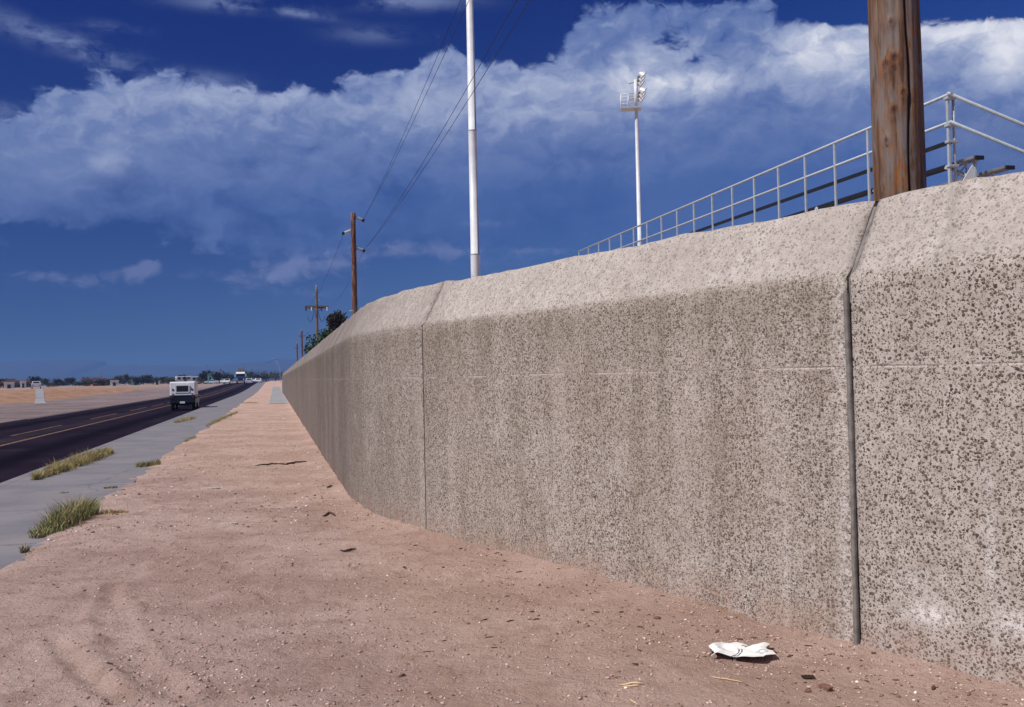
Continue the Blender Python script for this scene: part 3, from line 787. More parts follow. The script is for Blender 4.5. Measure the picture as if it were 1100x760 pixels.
for i in range(NR):
    x = .35 + .61 * i; z = 5.72 - .2 * i
    ex = -.25 - .10 * min(i, 3)
    b = bmesh.new(); box(b, (x - .02, ex, z), (x + .24, BLEN, z + .055), .008); obj('seat_plank', b, M_ALU, BLE)
    b = bmesh.new(); box(b, (x + .02, ex - .02, z - .02), (x + .22, ex + .015, z + .06), .006); obj('end_cap', b, M_DARKST, BLE)
    b = bmesh.new(); box(b, (x + .28, -.1, z - .42), (x + .54, BLEN, z - .37)); obj('foot_plank', b, M_DARKST, BLE)
for kf in range(0, 20):
    y = .12 + kf * 2.44
    if y > BLEN: break
    b = bmesh.new()
    pr = Matrix.Identity(4)
    tube(b, [(0, y, 5.62), (NR * .61, y, 5.62 - .2 * NR - .45)], .05, 6)
    tube(b, [(.3, y, 5.25), (.3, y, .0)], .05, 6); tube(b, [(4.5, y, 4.0), (4.5, y, 0)], .05, 6); tube(b, [(9.0, y, 2.4), (9.0, y, 0)], .05, 6)
    tube(b, [(.3, y, .3), (4.5, y, 3.7)], .03, 6)
    for i in range(NR):
        x = .35 + .61 * i; z = 5.72 - .2 * i
        tube(b, [(x + .11, y, z), (x + .11, y, z - .45)], .02, 5)
        tube(b, [(x + .11, y, z - .05), (x - .22, y, z - .38)], .018, 5)
    obj('stringer', b, M_GALV, BLE)
b = bmesh.new(); x = .46; box(b, (x - .02, -.16, 5.25), (x + .02, -.10, 5.72)); obj('end_bracket', b, M_GALV, BLE)
b = bmesh.new(); v3 = [b.verts.new(q) for q in ((x - .03, -.14, 5.66), (x - .03, -.14, 5.28), (x - .30, -.14, 5.28), (x - .03, -.12, 5.66), (x - .03, -.12, 5.28), (x - .30, -.12, 5.28))]
for f in ((0, 1, 2), (5, 4, 3), (0, 3, 4, 1), (1, 4, 5, 2), (2, 5, 3, 0)): b.faces.new([v3[j] for j in f])
obj('gusset', b, M_POLE, BLE)

# ------------------------------------------------------------------ vehicles (local frame: y = forward, z = 0 at the tyre foot)
def wheel(parent, x, y, r, w):
    b = bmesh.new(); rot = Matrix.Translation((x, y, r)) @ Matrix.Rotation(R(90), 4, 'Y')
    sweep_z(b, [(r * .6, -w / 2), (r * .94, -w / 2), (r, -w * .34), (r, w * .34), (r * .94, w / 2), (r * .6, w / 2)], 24)
    bmesh.ops.transform(b, matrix=rot, verts=b.verts[:]); wh = obj('wheel', b, M_BLACK, parent)
    b = bmesh.new(); sweep_z(b, [(r * .58, -w * .52), (r * .2, -w * .46), (r * .2, w * .46), (r * .58, w * .52)], 18)
    bmesh.ops.transform(b, matrix=rot, verts=b.verts[:]); obj('rim', b, M_CHROME, wh)

def jeep(loc, rz):
    o = thing('off_road_vehicle', loc, 'boxy dark off-road vehicle with white hardtop, driving away on the near lane', 'car', rz=rz)
    W = .80
    b = bmesh.new(); prism(b, [(-1.85, .50), (-1.85, 1.02), (.55, 1.02), (.55, 1.05), (1.80, 1.0), (1.85, .55), (1.6, .45), (-1.6, .45)], -W, W, .04); body = obj('body', b, M_NAVY, o)
    b = bmesh.new(); prism(b, [(-1.88, .985), (-1.82, 1.84), (-1.74, 1.90), (.35, 1.90), (.55, 1.82), (.80, 1.06), (.80, .985)], -W * .985, W * .985, .05); top = obj('hardtop', b, M_PAINTW, o)
    b = bmesh.new(); box(b, (-.385, -1.885, 1.225), (.385, -1.845, 1.635), .018); rw = obj('rear_window', b, M_CARDARK, top)
    b = bmesh.new()
    fr = []
    for y in (-1.892, -1.86):
        fr.append([b.verts.new((x, y, z)) for x, z in ((-.445, 1.165), (.445, 1.165), (.445, 1.695), (-.445, 1.695))] + [b.verts.new((x, y, z)) for x, z in ((-.375, 1.235), (.375, 1.235), (.375, 1.625), (-.375, 1.625))])
    for j in range(4):
        q = (j + 1) % 4
        for f in ((fr[0][j], fr[0][q], fr[0][4 + q], fr[0][4 + j]), (fr[1][q], fr[1][j], fr[1][4 + j], fr[1][4 + q]), (fr[0][j], fr[1][j], fr[1][q], fr[0][q]), (fr[0][4 + j], fr[0][4 + q], fr[1][4 + q], fr[1][4 + j])): b.faces.new(f)
    bmesh.ops.recalc_face_normals(b, faces=b.faces[:])
    obj('window_frame', b, M_PAINTW, rw)
    for s in (-1, 1):
        b = bmesh.new(); box(b, (s * .60 - .055, -1.885, 1.33), (s * .60 + .055, -1.845, 1.44), .02); obj('vent', b, M_CARDARK, top)
        b = bmesh.new(); box(b, (s * .60 - .06, -1.895, 1.07), (s * .60 + .06, -1.86, 1.15), .015); obj('hinge', b, M_CHROME, top)
        b = bmesh.new(); box(b, (s * W * .985 - .012, -1.5, 1.25), (s * W * .985 + .012, -.35, 1.66), .01); box(b, (s * W * .985 - .012, -.25, 1.25), (s * W * .985 + .012, .4, 1.66), .01); obj('side_window', b, M_CARDARK, top)
        b = bmesh.new(); box(b, (s * .66 - .05, -1.90, .83), (s * .66 + .05, -1.84, .93), .015); obj('tail_light', b, M_RED, body)
        b = bmesh.new(); box(b, (s * W, -1.4 + .0, .78), (s * (W + .09), -.55, .86), .02); box(b, (s * W, .75, .80), (s * (W + .09), 1.7, .88), .02); obj('fender', b, M_NAVY, body)
        for y in (-1.1, 1.2): wheel(o, s * .66, y, .37, .22)
    b = bmesh.new(); box(b, (-.62, -1.865, 1.00), (.62, -1.85, 1.05), .005); obj('seam', b, M_CHROME, top)
    b = bmesh.new(); box(b, (-.78, -1.98, .50), (.78, -1.86, .62), .02); bp = obj('bumper', b, M_BLACK, o)
    b = bmesh.new(); box(b, (-.16, -2.0, .47), (.16, -1.984, .60), .008); obj('license_plate', b, M_PLATE, bp)
    b = bmesh.new(); box(b, (-W - .22, .55, 1.40), (-W - .06, .60, 1.60), .02); tube(b, [(-W + .02, .6, 1.25), (-W - .14, .58, 1.42)], .012, 6); obj('side_mirror', b, M_BLACK, o)
    b = bmesh.new(); box(b, (-.70, 1.0 - .45, .38), (.70, 1.6, .50)); box(b, (-.3, -1.7, .34), (.3, 1.5, .46)); obj('chassis', b, M_BLACK, o)
    return o
jp = at(199, 440.5, ROADZ)
jeep(jp, RA)

def on_road(lat, along): return P(lat, along, ROADZ + float(rise(np.array([along]))[0]))
def truck(loc, rz):
    o = thing('truck', loc, 'oncoming blue cab-over truck with white roof and loaded bed, far down the road', 'truck', rz=rz)
    b = bmesh.new(); prism(b, [(.2, .75), (.2, 2.75), (1.75, 2.75), (1.95, 1.75), (2.05, .75)], -1.2, 1.2, .08); cab = obj('cab', b, M_BLUE, o)
    b = bmesh.new(); prism(b, [(.1, 2.75), (.1, 3.3), (1.2, 3.3), (1.80, 2.77)], -1.22, 1.22, .06); obj('roof', b, M_PAINTW, cab)
    b = bmesh.new(); v4 = Matrix.Translation((0, 1.88, 2.28)) @ Matrix.Rotation(R(-11.5), 4, 'X'); box(b, (-1.02, -.02, -.42), (1.02, .025, .42), .03, v4); obj('windshield', b, M_CARDARK, cab)
    b = bmesh.new(); box(b, (-1.25, 2.0, .55), (1.25, 2.2, .85), .03); obj('bumper', b, M_CHROME, o)
    b = bmesh.new(); box(b, (-.55, 2.0, 1.0), (.55, 2.05, 1.55), .02); obj('grille', b, M_DARKST, cab)
    for s in (-1, 1):
        b = bmesh.new(); box(b, (s * .9 - .16, 2.0, 1.05), (s * .9 + .16, 2.07, 1.35), .03); obj('headlight', b, M_PLATE, cab)
        b = bmesh.new(); box(b, (s * 1.48 - .12, 1.75, 1.9), (s * 1.48 + .12, 1.82, 2.55), .02); tube(b, [(s * 1.2, 1.6, 2.5), (s * 1.48, 1.78, 2.5)], .03, 6); obj('side_mirror', b, M_PAINTW, cab)
        for y in (1.0, -2.6, -3.8): wheel(o, s * 1.0, y, .5, .3)
    b = bmesh.new(); box(b, (-1.2, -5.2, .8), (1.2, .1, 1.1), .02); obj('chassis', b, M_BLACK, o)
    b = bmesh.new(); box(b, (-1.25, -5.2, 1.1), (1.25, -.1, 2.6), .04); obj('cargo_box', b, M_BLUE, o)
    b = bmesh.new()
    rr = random.Random(3)
    for i in range(26):
        x, y, z = rr.uniform(-.9, .7), rr.uniform(-4, -.4), 2.6 + rr.random() * 1.6
        tube(b, [(x, y, 2.5), (x + rr.uniform(-.25, .25), y + rr.uniform(-.2, .2), z + .6)], .07, 5)
    obj('load', b, M_LOAD, o)
    return o
truck(on_road(-9.35, 292), RA + math.pi)

def sedan(loc, rz, label, paint, pickup=False, group=None, cat='car'):
    o = thing('pickup_truck' if pickup else 'car', loc, label, 'pickup' if pickup else cat, group, rz)
    W = .88
    b = bmesh.new(); prism(b, [(-2.3, .42), (-2.32, .80), (-2.2, .93), (1.0, .95), (2.2, .82), (2.3, .55), (2.25, .35), (-2.2, .35)], -W, W, .06); body = obj('body', b, paint, o)
    b = bmesh.new()
    cabp = [(-.35, .93), (-.25, 1.55), (.45, 1.55), (1.05, .95)] if pickup else [(-1.75, .92), (-1.25, 1.40), (.15, 1.42), (.95, .94)]
    prism(b, cabp, -W * .86, W * .86, .06); cab = obj('cabin', b, paint, o)
    def pane(y0, z0, y1, z1, w):
        b = bmesh.new(); d = Vector((0, y1 - y0, z1 - z0)); n = Vector((0, -d.z, d.y)).normalized() * .015
        if n.z < 0: n = -n
        vs = [b.verts.new(q) for q in (Vector((-w, y0, z0)) + n, Vector((w, y0, z0)) + n, Vector((w * .92, y1, z1)) + n, Vector((-w * .92, y1, z1)) + n)]
        vs2 = [b.verts.new(v.co - n * 2.6) for v in vs]
        b.faces.new(vs); b.faces.new(list(reversed(vs2)))
        for j in range(4): b.faces.new((vs[j], vs2[j], vs2[(j + 1) % 4], vs[(j + 1) % 4]))
        bmesh.ops.recalc_face_normals(b, faces=b.faces[:]); return b
    (ya, za), (yb, zb), (yc, zc), (yd, zd) = cabp
    L = lambda a, c, t: a + (c - a) * t
    obj('rear_window', pane(L(ya, yb, .15), L(za, zb, .15), L(ya, yb, .88), L(za, zb, .88), W * .70), M_CARDARK, cab)
    obj('windshield', pane(L(yd, yc, .12), L(zd, zc, .12), L(yd, yc, .9), L(zd, zc, .9), W * .74), M_CARDARK, cab)
    for s in (-1, 1):
        b = bmesh.new(); prism(b, [(L(ya, yd, .14), 1.0), (L(yb, yc, .06), zb - .07), (L(yb, yc, .94), zb - .07), (L(ya, yd, .86), 1.0)], s * W * .86 - .02, s * W * .86 + .012); obj('side_window', b, M_CARDARK, cab)
        for y in (-1.4, 1.45): wheel(o, s * (W - .1), y, .33, .2)
        b = bmesh.new(); box(b, (s * .68 - .12, -2.35, .66), (s * .68 + .12, -2.29, .80), .02); obj('tail_light', b, M_RED, body)
        b = bmesh.new(); box(b, (s * .66 - .12, 2.2, .58), (s * .66 + .12, 2.3, .74), .03); obj('headlight', b, M_PLATE, body)
    for y in (-2.36, 2.26):
        b = bmesh.new(); box(b, (-W, y, .38), (W, y + .1, .52), .02); obj('bumper', b, M_CHROME, o)
    if pickup:
        for s in (-1, 1):
            b = bmesh.new(); box(b, (s * W - .04, -2.25, .9), (s * W + .04, -.4, 1.15), .02); obj('bed_side', b, paint, body)
        b = bmesh.new(); box(b, (-W, -2.32, .9), (W, -2.24, 1.15), .02); obj('tailgate', b, paint, body)
    return o
M_LBLUE = plain('pale_blue_paint', (.45, .55, .62), .35, 0, .5, .05, 2)
sedan(on_road(-6.3, 262), RA, 'white pickup truck on the near lane just right of the blue truck', M_PAINTW, True, cat='pickup')
sedan(on_road(-6.7, 330), RA + math.pi, 'small white car half hidden between the blue truck and the white pickup', M_PAINTW)
sedan(on_road(-4.4, 285), RA, 'white car at the road edge, rightmost of the far traffic', M_PAINTW)
sedan(on_road(-13.0, 290), RA + math.pi, 'white car just left of the blue truck', M_PAINTW)
for px, al_, lab, pt in ((228, 330, 'pale blue car parked beside the road by the trailers', M_LBLUE), (237, 330, 'white parked car at the road edge beneath the dark bush', M_PAINTW)):
    d = ray(px, 408); t = al_ / (along_of(d.x, d.y)); x, y = d.x * t, d.y * t
    sedan(Vector((x, y, gz(x, y))), RA + R(75), lab, pt)

# ------------------------------------------------------------------ far left: houses, trailers, drive, pickup
def far_spot(px, dist):
    d = ray(px, 412); t = dist / math.hypot(d.x, d.y); x, y = d.x * t, d.y * t
    return Vector((x, y, gz(x, y)))
def face_cam(p): return math.atan2(-p.x, p.y)       # a thing's -y side looks at the camera
def house(px, dist, w, h, wall, label, roof=True, dp=5.0, turn=0.0, grp='small houses on the far side of the field'):
    p = far_spot(px, dist); o = thing('house', p - Vector((0, 0, .2)), label, 'house', grp, face_cam(p) + turn)
    b = bmesh.new(); box(b, (-w / 2, 0, 0), (w / 2, dp, h)); wl = obj('wall', b, wall, o)
    if roof:
        b = bmesh.new(); vs = [(-.4, h - .05), (dp / 2, h + dp * .2), (dp + .4, h - .05), (dp + .4, h - .2), (-.4, h - .2)]
        prism(b, vs, -w / 2 - .4, w / 2 + .4); obj('roof', b, M_ROOF, o)
    else:
        b = bmesh.new(); box(b, (-w / 2 - .1, -.1, h), (w / 2 + .1, dp + .1, h + .25)); obj('roof', b, wall, o)
    nw = max(2, int(w / 3.5))
    for i in range(nw):
        x = -w / 2 + w * (i + .5) / nw
        if i == nw // 2:
            b = bmesh.new(); box(b, (x - .5, -.05, 0), (x + .5, .04, 2.1)); obj('door', b, M_ROOF, o)
        else:
            b = bmesh.new(); box(b, (x - .7, -.05, 1.0), (x + .7, .04, 2.1)); wf = obj('window', b, M_STUC, o)
            b = bmesh.new(); box(b, (x - .6, -.07, 1.1), (x + .6, -.04, 2.0)); obj('pane', b, M_CARDARK, wf)
    return o
house(2, 400, 8, 2.3, M_STUC, 'pale low house cut by the left edge of the picture')
house(13, 370, 4.2, 1.8, M_TAN, 'reddish house, second from the left on the skyline', turn=.3)
house(25, 380, 4, 1.8, M_OCHRE, 'ochre house left of the white shape above the driveway', turn=-.2)
house(96, 380, 4.2, 1.9, M_OCHRE, 'ochre house with brown roof, left of a twin-like orange house')
house(107, 360, 4.4, 1.8, M_TAN, 'orange-red house right of the ochre one in the tree row', turn=.2)
house(118, 400, 4, 1.7, M_OCHRE, 'low ochre house beside a small white wall among the trees', turn=-.25)
def shed(px, dist, w, h, mt, label, cat='shed', d=3.0):
    p = far_spot(px, dist); o = thing('shed', p - Vector((0, 0, .1)), label, cat, None, face_cam(p))
    b = bmesh.new(); box(b, (-w / 2, 0, 0), (w / 2, d, h), .05); obj('body', b, mt, o)
    b = bmesh.new(); box(b, (-w * .2, -.03, 0), (w * .15, .04, h * .7)); obj('door', b, M_CARDARK, o)
    b = bmesh.new(); box(b, (-w / 2 - .15, -.15, h), (w / 2 + .15, d + .15, h + .15), .02); obj('roof', b, mt, o)
shed(10, 318, 2.6, 1.8, M_STUC, 'small white shed before the reddish house', d=2)
shed(25, 330, 1.6, 2.0, M_STUC, 'narrow white shed before the ochre house', d=2)
shed(123, 330, 2.4, 1.7, M_STUC, 'bright white shed in front of the tree row')
shed(146, 330, 2.6, 1.5, M_TEAL, 'pale teal shed in front of the tree row')
shed(169, 330, 1.7, 1.4, M_STUC, 'small white shed near the left of the dark vehicle')
shed(226, 330, 1.6, 3.2, M_TEAL, 'tall teal shed at the right end of the long white trailers')
def trailer(px, dist, w, label, h=2.2):
    p = far_spot(px, dist); o = thing('trailer', p, label, 'trailer', None, face_cam(p) + .15)
    b = bmesh.new(); box(b, (-w / 2, 0, .5), (w / 2, 2.5, h + .3), .15); bd = obj('body', b, M_PAINTW, o)
    for i in range(3):
        x = -w / 2 + w * (i + .6) / 3.3; b = bmesh.new(); box(b, (x - .45, -.03, 1.5), (x + .45, .03, 2.2), .02); obj('window', b, M_CARDARK, bd)
    b = bmesh.new(); box(b, (w * .32, -.03, .6), (w * .32 + .8, .03, 2.4), .02); obj('door', b, M_STUC, bd)
    for x in (-w * .1, w * .06):
        b = bmesh.new(); rot = Matrix.Translation((x, .3, .35)) @ Matrix.Rotation(R(90), 4, 'X'); sweep_z(b, [(.1, -.1), (.35, -.1), (.35, .1), (.1, .1)], 16); bmesh.ops.transform(b, matrix=rot, verts=b.verts[:]); obj('wheel', b, M_BLACK, o)
    b = bmesh.new(); box(b, (-w / 2 - 1.2, 1.1, .5), (-w / 2, 1.4, .62), .02); obj('hitch', b, M_DARKST, o)
trailer(198, 330, 4.8, 'long white trailer directly above the dark vehicle, leftmost of the trailers')
trailer(213, 335, 4.0, 'white trailer in the middle of the trailer row')
trailer(221, 340, 2.4, 'short white trailer at the right of the trailer row', 2.0)
# concrete drive up the bank, and the pale pickup standing at its head
def drive():
    rows = [(36.5, 51.0, 431.5), (36.0, 48.5, 427), (37.0, 48.0, 423.5), (38.5, 49.5, 421)]
    rows3 = []
    for xa, xb, y in rows:
        a, c = on_ground(xa, y), on_ground(xb, y)
        d1 = math.hypot(a.x, a.y); rows3.append((a, c))
    return rows3
dsp = [far_spot(x, d_) for x, d_ in ((37, 116), (50.5, 116), (36.5, 122), (48.5, 122), (37.5, 130), (48.0, 130), (38, 150), (47.5, 150), (38.5, 240), (45.5, 240))]
bm = bmesh.new(); rows_ = []
for i in range(0, 8, 2):
    a, c = dsp[i], dsp[i + 1]; a2, c2 = dsp[i + 2], dsp[i + 3]
    for t in [q / 12 for q in range(12)] + ([1.0] if i == 6 else []):
        e, f = a.lerp(a2, t), c.lerp(c2, t); r_ = []
        for u_ in [j / 6 for j in range(7)]:
            q = e.lerp(f, u_); q.z = gz(q.x, q.y) + .05; r_.append(bm.verts.new(q))
        rows_.append(r_)
for a, c in zip(rows_[:-1], rows_[1:]):
    for j in range(6): bm.faces.new((a[j], a[j + 1], c[j + 1], c[j]))
tag(obj('driveway', bm, M_CONC), kind='structure')
p = far_spot(39, 225)
sedan(p, face_cam(p), 'white pickup standing at the head of the concrete driveway', M_PAINTW, True)
def line_pole(px, dist, h, lab):
    p = far_spot(px, dist); o = thing('utility_pole', p, lab, 'utility pole', 'thin far poles across the field')
    b = bmesh.new(); tube(b, [(0, 0, -.5), (0, 0, h)], [.17, .12], 8); obj('shaft', b, M_WOOD3, o)
    b = bmesh.new(); box(b, (-1, -.08, h - .9), (1, .08, h - .75)); obj('crossarm', b, M_WOOD3, o)
for px, h, lab in ((62, 8.0, 'thin far pole right of the driveway, leftmost of the far poles'), (109, 6.8, 'thin far pole behind the orange houses'), (223, 9.4, 'thin far pole above the teal shed'), (237, 8.2, 'thin far pole above the dark bush at the roadside')):
    line_pole(px, 520, h, lab)
# a leaning street lamp where the wall runs out
lp = far_spot(301, 260); o = thing('street_lamp', lp, 'thin grey leaning lamp post past the far end of the wall', 'street lamp', None, RA)
b = bmesh.new(); tube(b, [(0, 0, -.3), (0, 0, 3.4), (-.25, 0, 4.6), (-1.3, 0, 6.2)], [.06, .05, .04, .03], 8); obj('pole', b, M_GALV, o)
b = bmesh.new(); box(b, (-1.75, -.12, 6.12), (-1.2, .12, 6.28), .04); obj('lamp_head', b, M_GALV, o)

# ------------------------------------------------------------------ trees
def crown_mesh(name, seed, h, w, leaf, n, lobes=7, base=.25):
    rr = random.Random(seed); vs, fs = [], []
    L = [(Vector((rr.gauss(0, w * .22), rr.gauss(0, w * .22), h * (base + (1 - base) * (.35 + .5 * rr.random())))), w * rr.uniform(.16, .32)) for _ in range(lobes)]
    for i in range(n):
        c, r = rr.choice(L); d = Vector((rr.gauss(0, 1), rr.gauss(0, 1), rr.gauss(0, .8))).normalized() * r * (rr.random() ** .4) * (1.0 + .35 * (rr.random() < .15))
        p = c + d
        p.z = max(p.z, h * base * .5)
        a = Vector((rr.gauss(0, 1), rr.gauss(0, 1), rr.gauss(0, 1))).normalized(); b2 = a.cross(Vector((rr.gauss(0, 1), rr.gauss(0, 1), rr.gauss(0, 1)))).normalized()
        s = leaf * rr.uniform(.6, 1.3); k3 = len(vs)
        vs += [tuple(p - a * s), tuple(p + b2 * s * .45), tuple(p + a * s), tuple(p - b2 * s * .45)]; fs.append((k3, k3 + 1, k3 + 2, k3 + 3))
    return mesh_from(name, vs, fs), L
def trunk_mesh(seed, h, w, L, r):
    b = bmesh.new(); tube(b, [(0, 0, -.3), (.02 * h, 0, h * .3), (0, .02 * h, h * .6)], [r, r * .8, r * .5], 8)
    for c, _ in L[:5]: tube(b, [(0.01 * h, 0, h * .28), c * .6 + Vector((0, 0, h * .12)), c], [r * .5, r * .3, r * .12], 6)
    me = bpy.data.meshes.new('trunk'); b.to_mesh(me); b.free(); me.materials.append(M_BARK); return me
kinds = []
for sd, h, w, mt, leaf, n in ((1, 4.6, 5.0, M_LEAF1, .34, 620), (2, 3.6, 5.6, M_LEAF1, .34, 560), (3, 5.6, 4.2, M_LEAF2, .34, 560), (4, 4.0, 4.2, M_LEAF3, .32, 520), (5, 3.0, 5.8, M_LEAF2, .34, 460)):
    cm, L = crown_mesh('crown', sd, h, w, leaf, n); cm.materials.append(mt); kinds.append((cm, trunk_mesh(sd, h, w, L, .13)))
LABS = ['dark rounded tree in the dense row along the skyline', 'dark spreading tree in the dense row along the skyline', 'taller olive tree in the row along the skyline', 'greener tree in the row along the skyline', 'low olive scrub in the row along the skyline']
GRPS = ['dark rounded trees of the far row', 'dark spreading trees of the far row', 'taller olive trees of the far row', 'greener trees of the far row', 'low olive scrub of the far row']
def place_tree(kd, p, sc, rz, label, group=None):
    o = thing('tree', p - Vector((0, 0, .1)), label, 'tree', group, rz); o.scale = (sc, sc, sc * random.uniform(.85, 1.15))
    for me, nm in zip(kinds[kd], ('crown', 'trunk')):
        c = bpy.data.objects.new(nm, me); COL.objects.link(c); c.parent = o
    return o
rt = random.Random(12)
px = -12.0
while px < 252:
    dist = rt.uniform(310, 460); kd = rt.choice((0, 0, 1, 1, 2, 3, 4, 4))
    sc = rt.uniform(.55, 1.0) * (.86 if px > 125 else .70) * (.72 if kd == 2 else 1)
    if 28 < px < 60: sc *= .8
    place_tree(kd, far_spot(px, dist), sc, rt.uniform(0, 6), LABS[kd], GRPS[kd])
    px += rt.uniform(1.7, 3.4) * (1.0 if px > 60 else 1.3)
for px, dist, kd, sc, lab in ((236, 300, 1, .85, 'big dark roadside bush left of the oncoming traffic'), (37, 340, 0, .8, 'dark tree directly above the white pickup on the driveway'),
                              (278, 420, 1, 1.0, 'olive tree behind the white pickup on the near lane'), (286, 430, 4, 1.3, 'dull olive tree behind the rightmost white car'), (296, 470, 4, 1.3, 'faint tree where the right sidewalk ends'),
                              (271, 460, 4, 1.5, 'low scrub behind the blue truck')):
    place_tree(kd, far_spot(px, dist), sc, rt.uniform(0, 6), lab)
def near_tree(px, ptop, Y, w, seed, lab, n=2600, mt=M_LEAF1):
    q = at_depth(px, ptop, Y); h = q.z
    cm, L = crown_mesh('crown', seed, h, w, .17, n, 9, .2)
    o = thing('tree', (q.x, q.y, 0), lab, 'tree')
    obj('crown', cm, mt, o); tm = trunk_mesh(seed, h, w, L, .14); obj('trunk', tm, None, o)
near_tree(362, 331, 84, 2.6, 21, 'dark tree leaning above the wall beside the crossarm pole')
near_tree(354, 350, 92, 3.0, 22, 'lower dark shrub top between the crossarm pole and the taller tree', 2200, M_LEAF3)
near_tree(342, 366, 112, 3.4, 25, 'low olive shrub top at the foot of the crossarm pole', 1500, M_LEAF2)

# ------------------------------------------------------------------ grass
def grass_mesh(pts, hmin, hmax, cols, seed, wd=.0042, lean=.5):
    rr = random.Random(seed); vs, fs, cs = [], [], []
    for (x, y, z, sc) in pts:
        h = rr.uniform(hmin, hmax) * sc; a = rr.uniform(0, 2 * math.pi); ln = h * rr.uniform(.15, lean); t = rr.uniform(0, math.pi)
        dx, dy = math.cos(a) * ln, math.sin(a) * ln; wx, wy = math.cos(t) * wd, math.sin(t) * wd
        c = rr.choice(cols); c = [q * rr.uniform(.75, 1.25) for q in c] + [1]
        k3 = len(vs)
        vs += [(x - wx, y - wy, z - .01), (x + wx, y + wy, z - .01), (x + dx * .4 + wx * .8, y + dy * .4 + wy * .8, z + h * .6), (x + dx * .4 - wx * .8, y + dy * .4 - wy * .8, z + h * .6), (x + dx, y + dy, z + h)]
        fs += [(k3, k3 + 1, k3 + 2, k3 + 3), (k3 + 3, k3 + 2, k3 + 4)]; cs += [c] * 5
    return vs, fs, cs
GREEN = [(.22, .24, .10), (.31, .31, .14), (.44, .39, .22), (.13, .15, .06)]
DRY = [(.52, .42, .18), (.38, .34, .14), (.58, .46, .25), (.22, .20, .08)]
def grass_patch(ends, width, n, hmin, hmax, cols, seed, label, base_z=None, group=None, tap=False):
    rr = random.Random(seed); (a, c) = ends; mid = (a + c) / 2; ax = (c - a); Ln = ax.length; ax.normalize(); sd = Vector((-ax.y, ax.x, 0))
    raw = []
    for i in range(n):
        t = rr.random(); w = math.sin(math.pi * min(max(t, .04), .96)) ** .6 * (.7 + .5 * math.sin(t * 17 + seed) ** 2)
        s = rr.gauss(0, .38) * width * w
        q = a + ax * (t * Ln) + sd * s
        cl = .45 + .75 * (.5 + float(vnoise(np.array([q.x * 7]), np.array([q.y * 7]), seed)[0])); raw.append((q.x, q.y, cl * (.45 + .55 * w) * math.exp(-(s / (width * .8)) ** 2) * (.45 + .75 * min(t * 1.6, 1) if tap else 1)))
    ra = np.array(raw); zs_ = ground_h(ra[:, 0], ra[:, 1]); la_ = lat_of(ra[:, 0], ra[:, 1])
    zs_ = np.where((la_ > -4.7) & (la_ < -2.4), np.maximum(zs_, .012), zs_)
    pts = [(x - mid.x, y - mid.y, z - mid.z, sc) for (x, y, sc), z in zip(raw, zs_.tolist())]
    vs, fs, cs = grass_mesh(pts, hmin, hmax, cols + [(.42, .34, .18)], seed, lean=.95)
    me = mesh_from('grass_clump', vs, fs, cols=cs); o = obj('grass_clump', me, M_GRASSG); o.location = mid
    return tag(o, label, 'grass clump', group or 'grass clumps along the sidewalk')
grass_patch((at(36, 517, .0), at(120, 487, .0)), .28, 8500, .05, .31, DRY, 3, 'long strip of dry yellowish grass on the curb beside the road')
grass_patch((at(38, 580, .0), at(100, 553, .0)), .27, 3600, .03, .36, GREEN, 4, 'thick green grass tuft at the dirt edge of the near sidewalk', tap=True)
grass_patch((at(147, 503, .0), at(171, 500, .0)), .26, 900, .05, .20, GREEN, 5, 'small dark green tuft where sidewalk meets dirt, beyond the thick tuft')
grass_patch((at(188, 455, .0), at(209, 450, .0)), .35, 1300, .06, .24, DRY, 6, 'short strip of dry grass on the curb behind the dark vehicle')
grass_patch((at(222, 459, .0), at(255, 444, .0)), .22, 2200, .05, .18, GREEN, 7, 'thin long line of grass at the dirt edge of the far sidewalk')
grass_patch((at(112, 526, .0), at(126, 525, .0)), .10, 240, .03, .09, GREEN, 8, 'little weed lying on the sidewalk slab near its dirt edge')
grass_patch((at(199, 476, .0), at(210, 470, .0)), .18, 380, .03, .12, GREEN, 9, 'small weed row on the dirt edge before the thin grass line')
grass_patch((at(262, 434, .0), at(276, 433, .0)), .5, 700, .06, .16, DRY, 10, 'faint grass where the dirt verge narrows far away')
grass_patch((at(22, 596, .0), at(30, 594, .0)), .05, 90, .04, .13, GREEN, 11, 'tiny green weed nearest the left edge of the picture')
grass_patch((at(104, 556, .0), at(138, 553, .0)), .22, 420, .015, .06, DRY, 12, 'sparse flat dry grass trailing right from the thick green tuft')
grass_patch((at(64, 531, .0), at(74, 530.5, .0)), .05, 60, .015, .05, GREEN, 13, 'very small weed in a sidewalk joint below the dry strip')

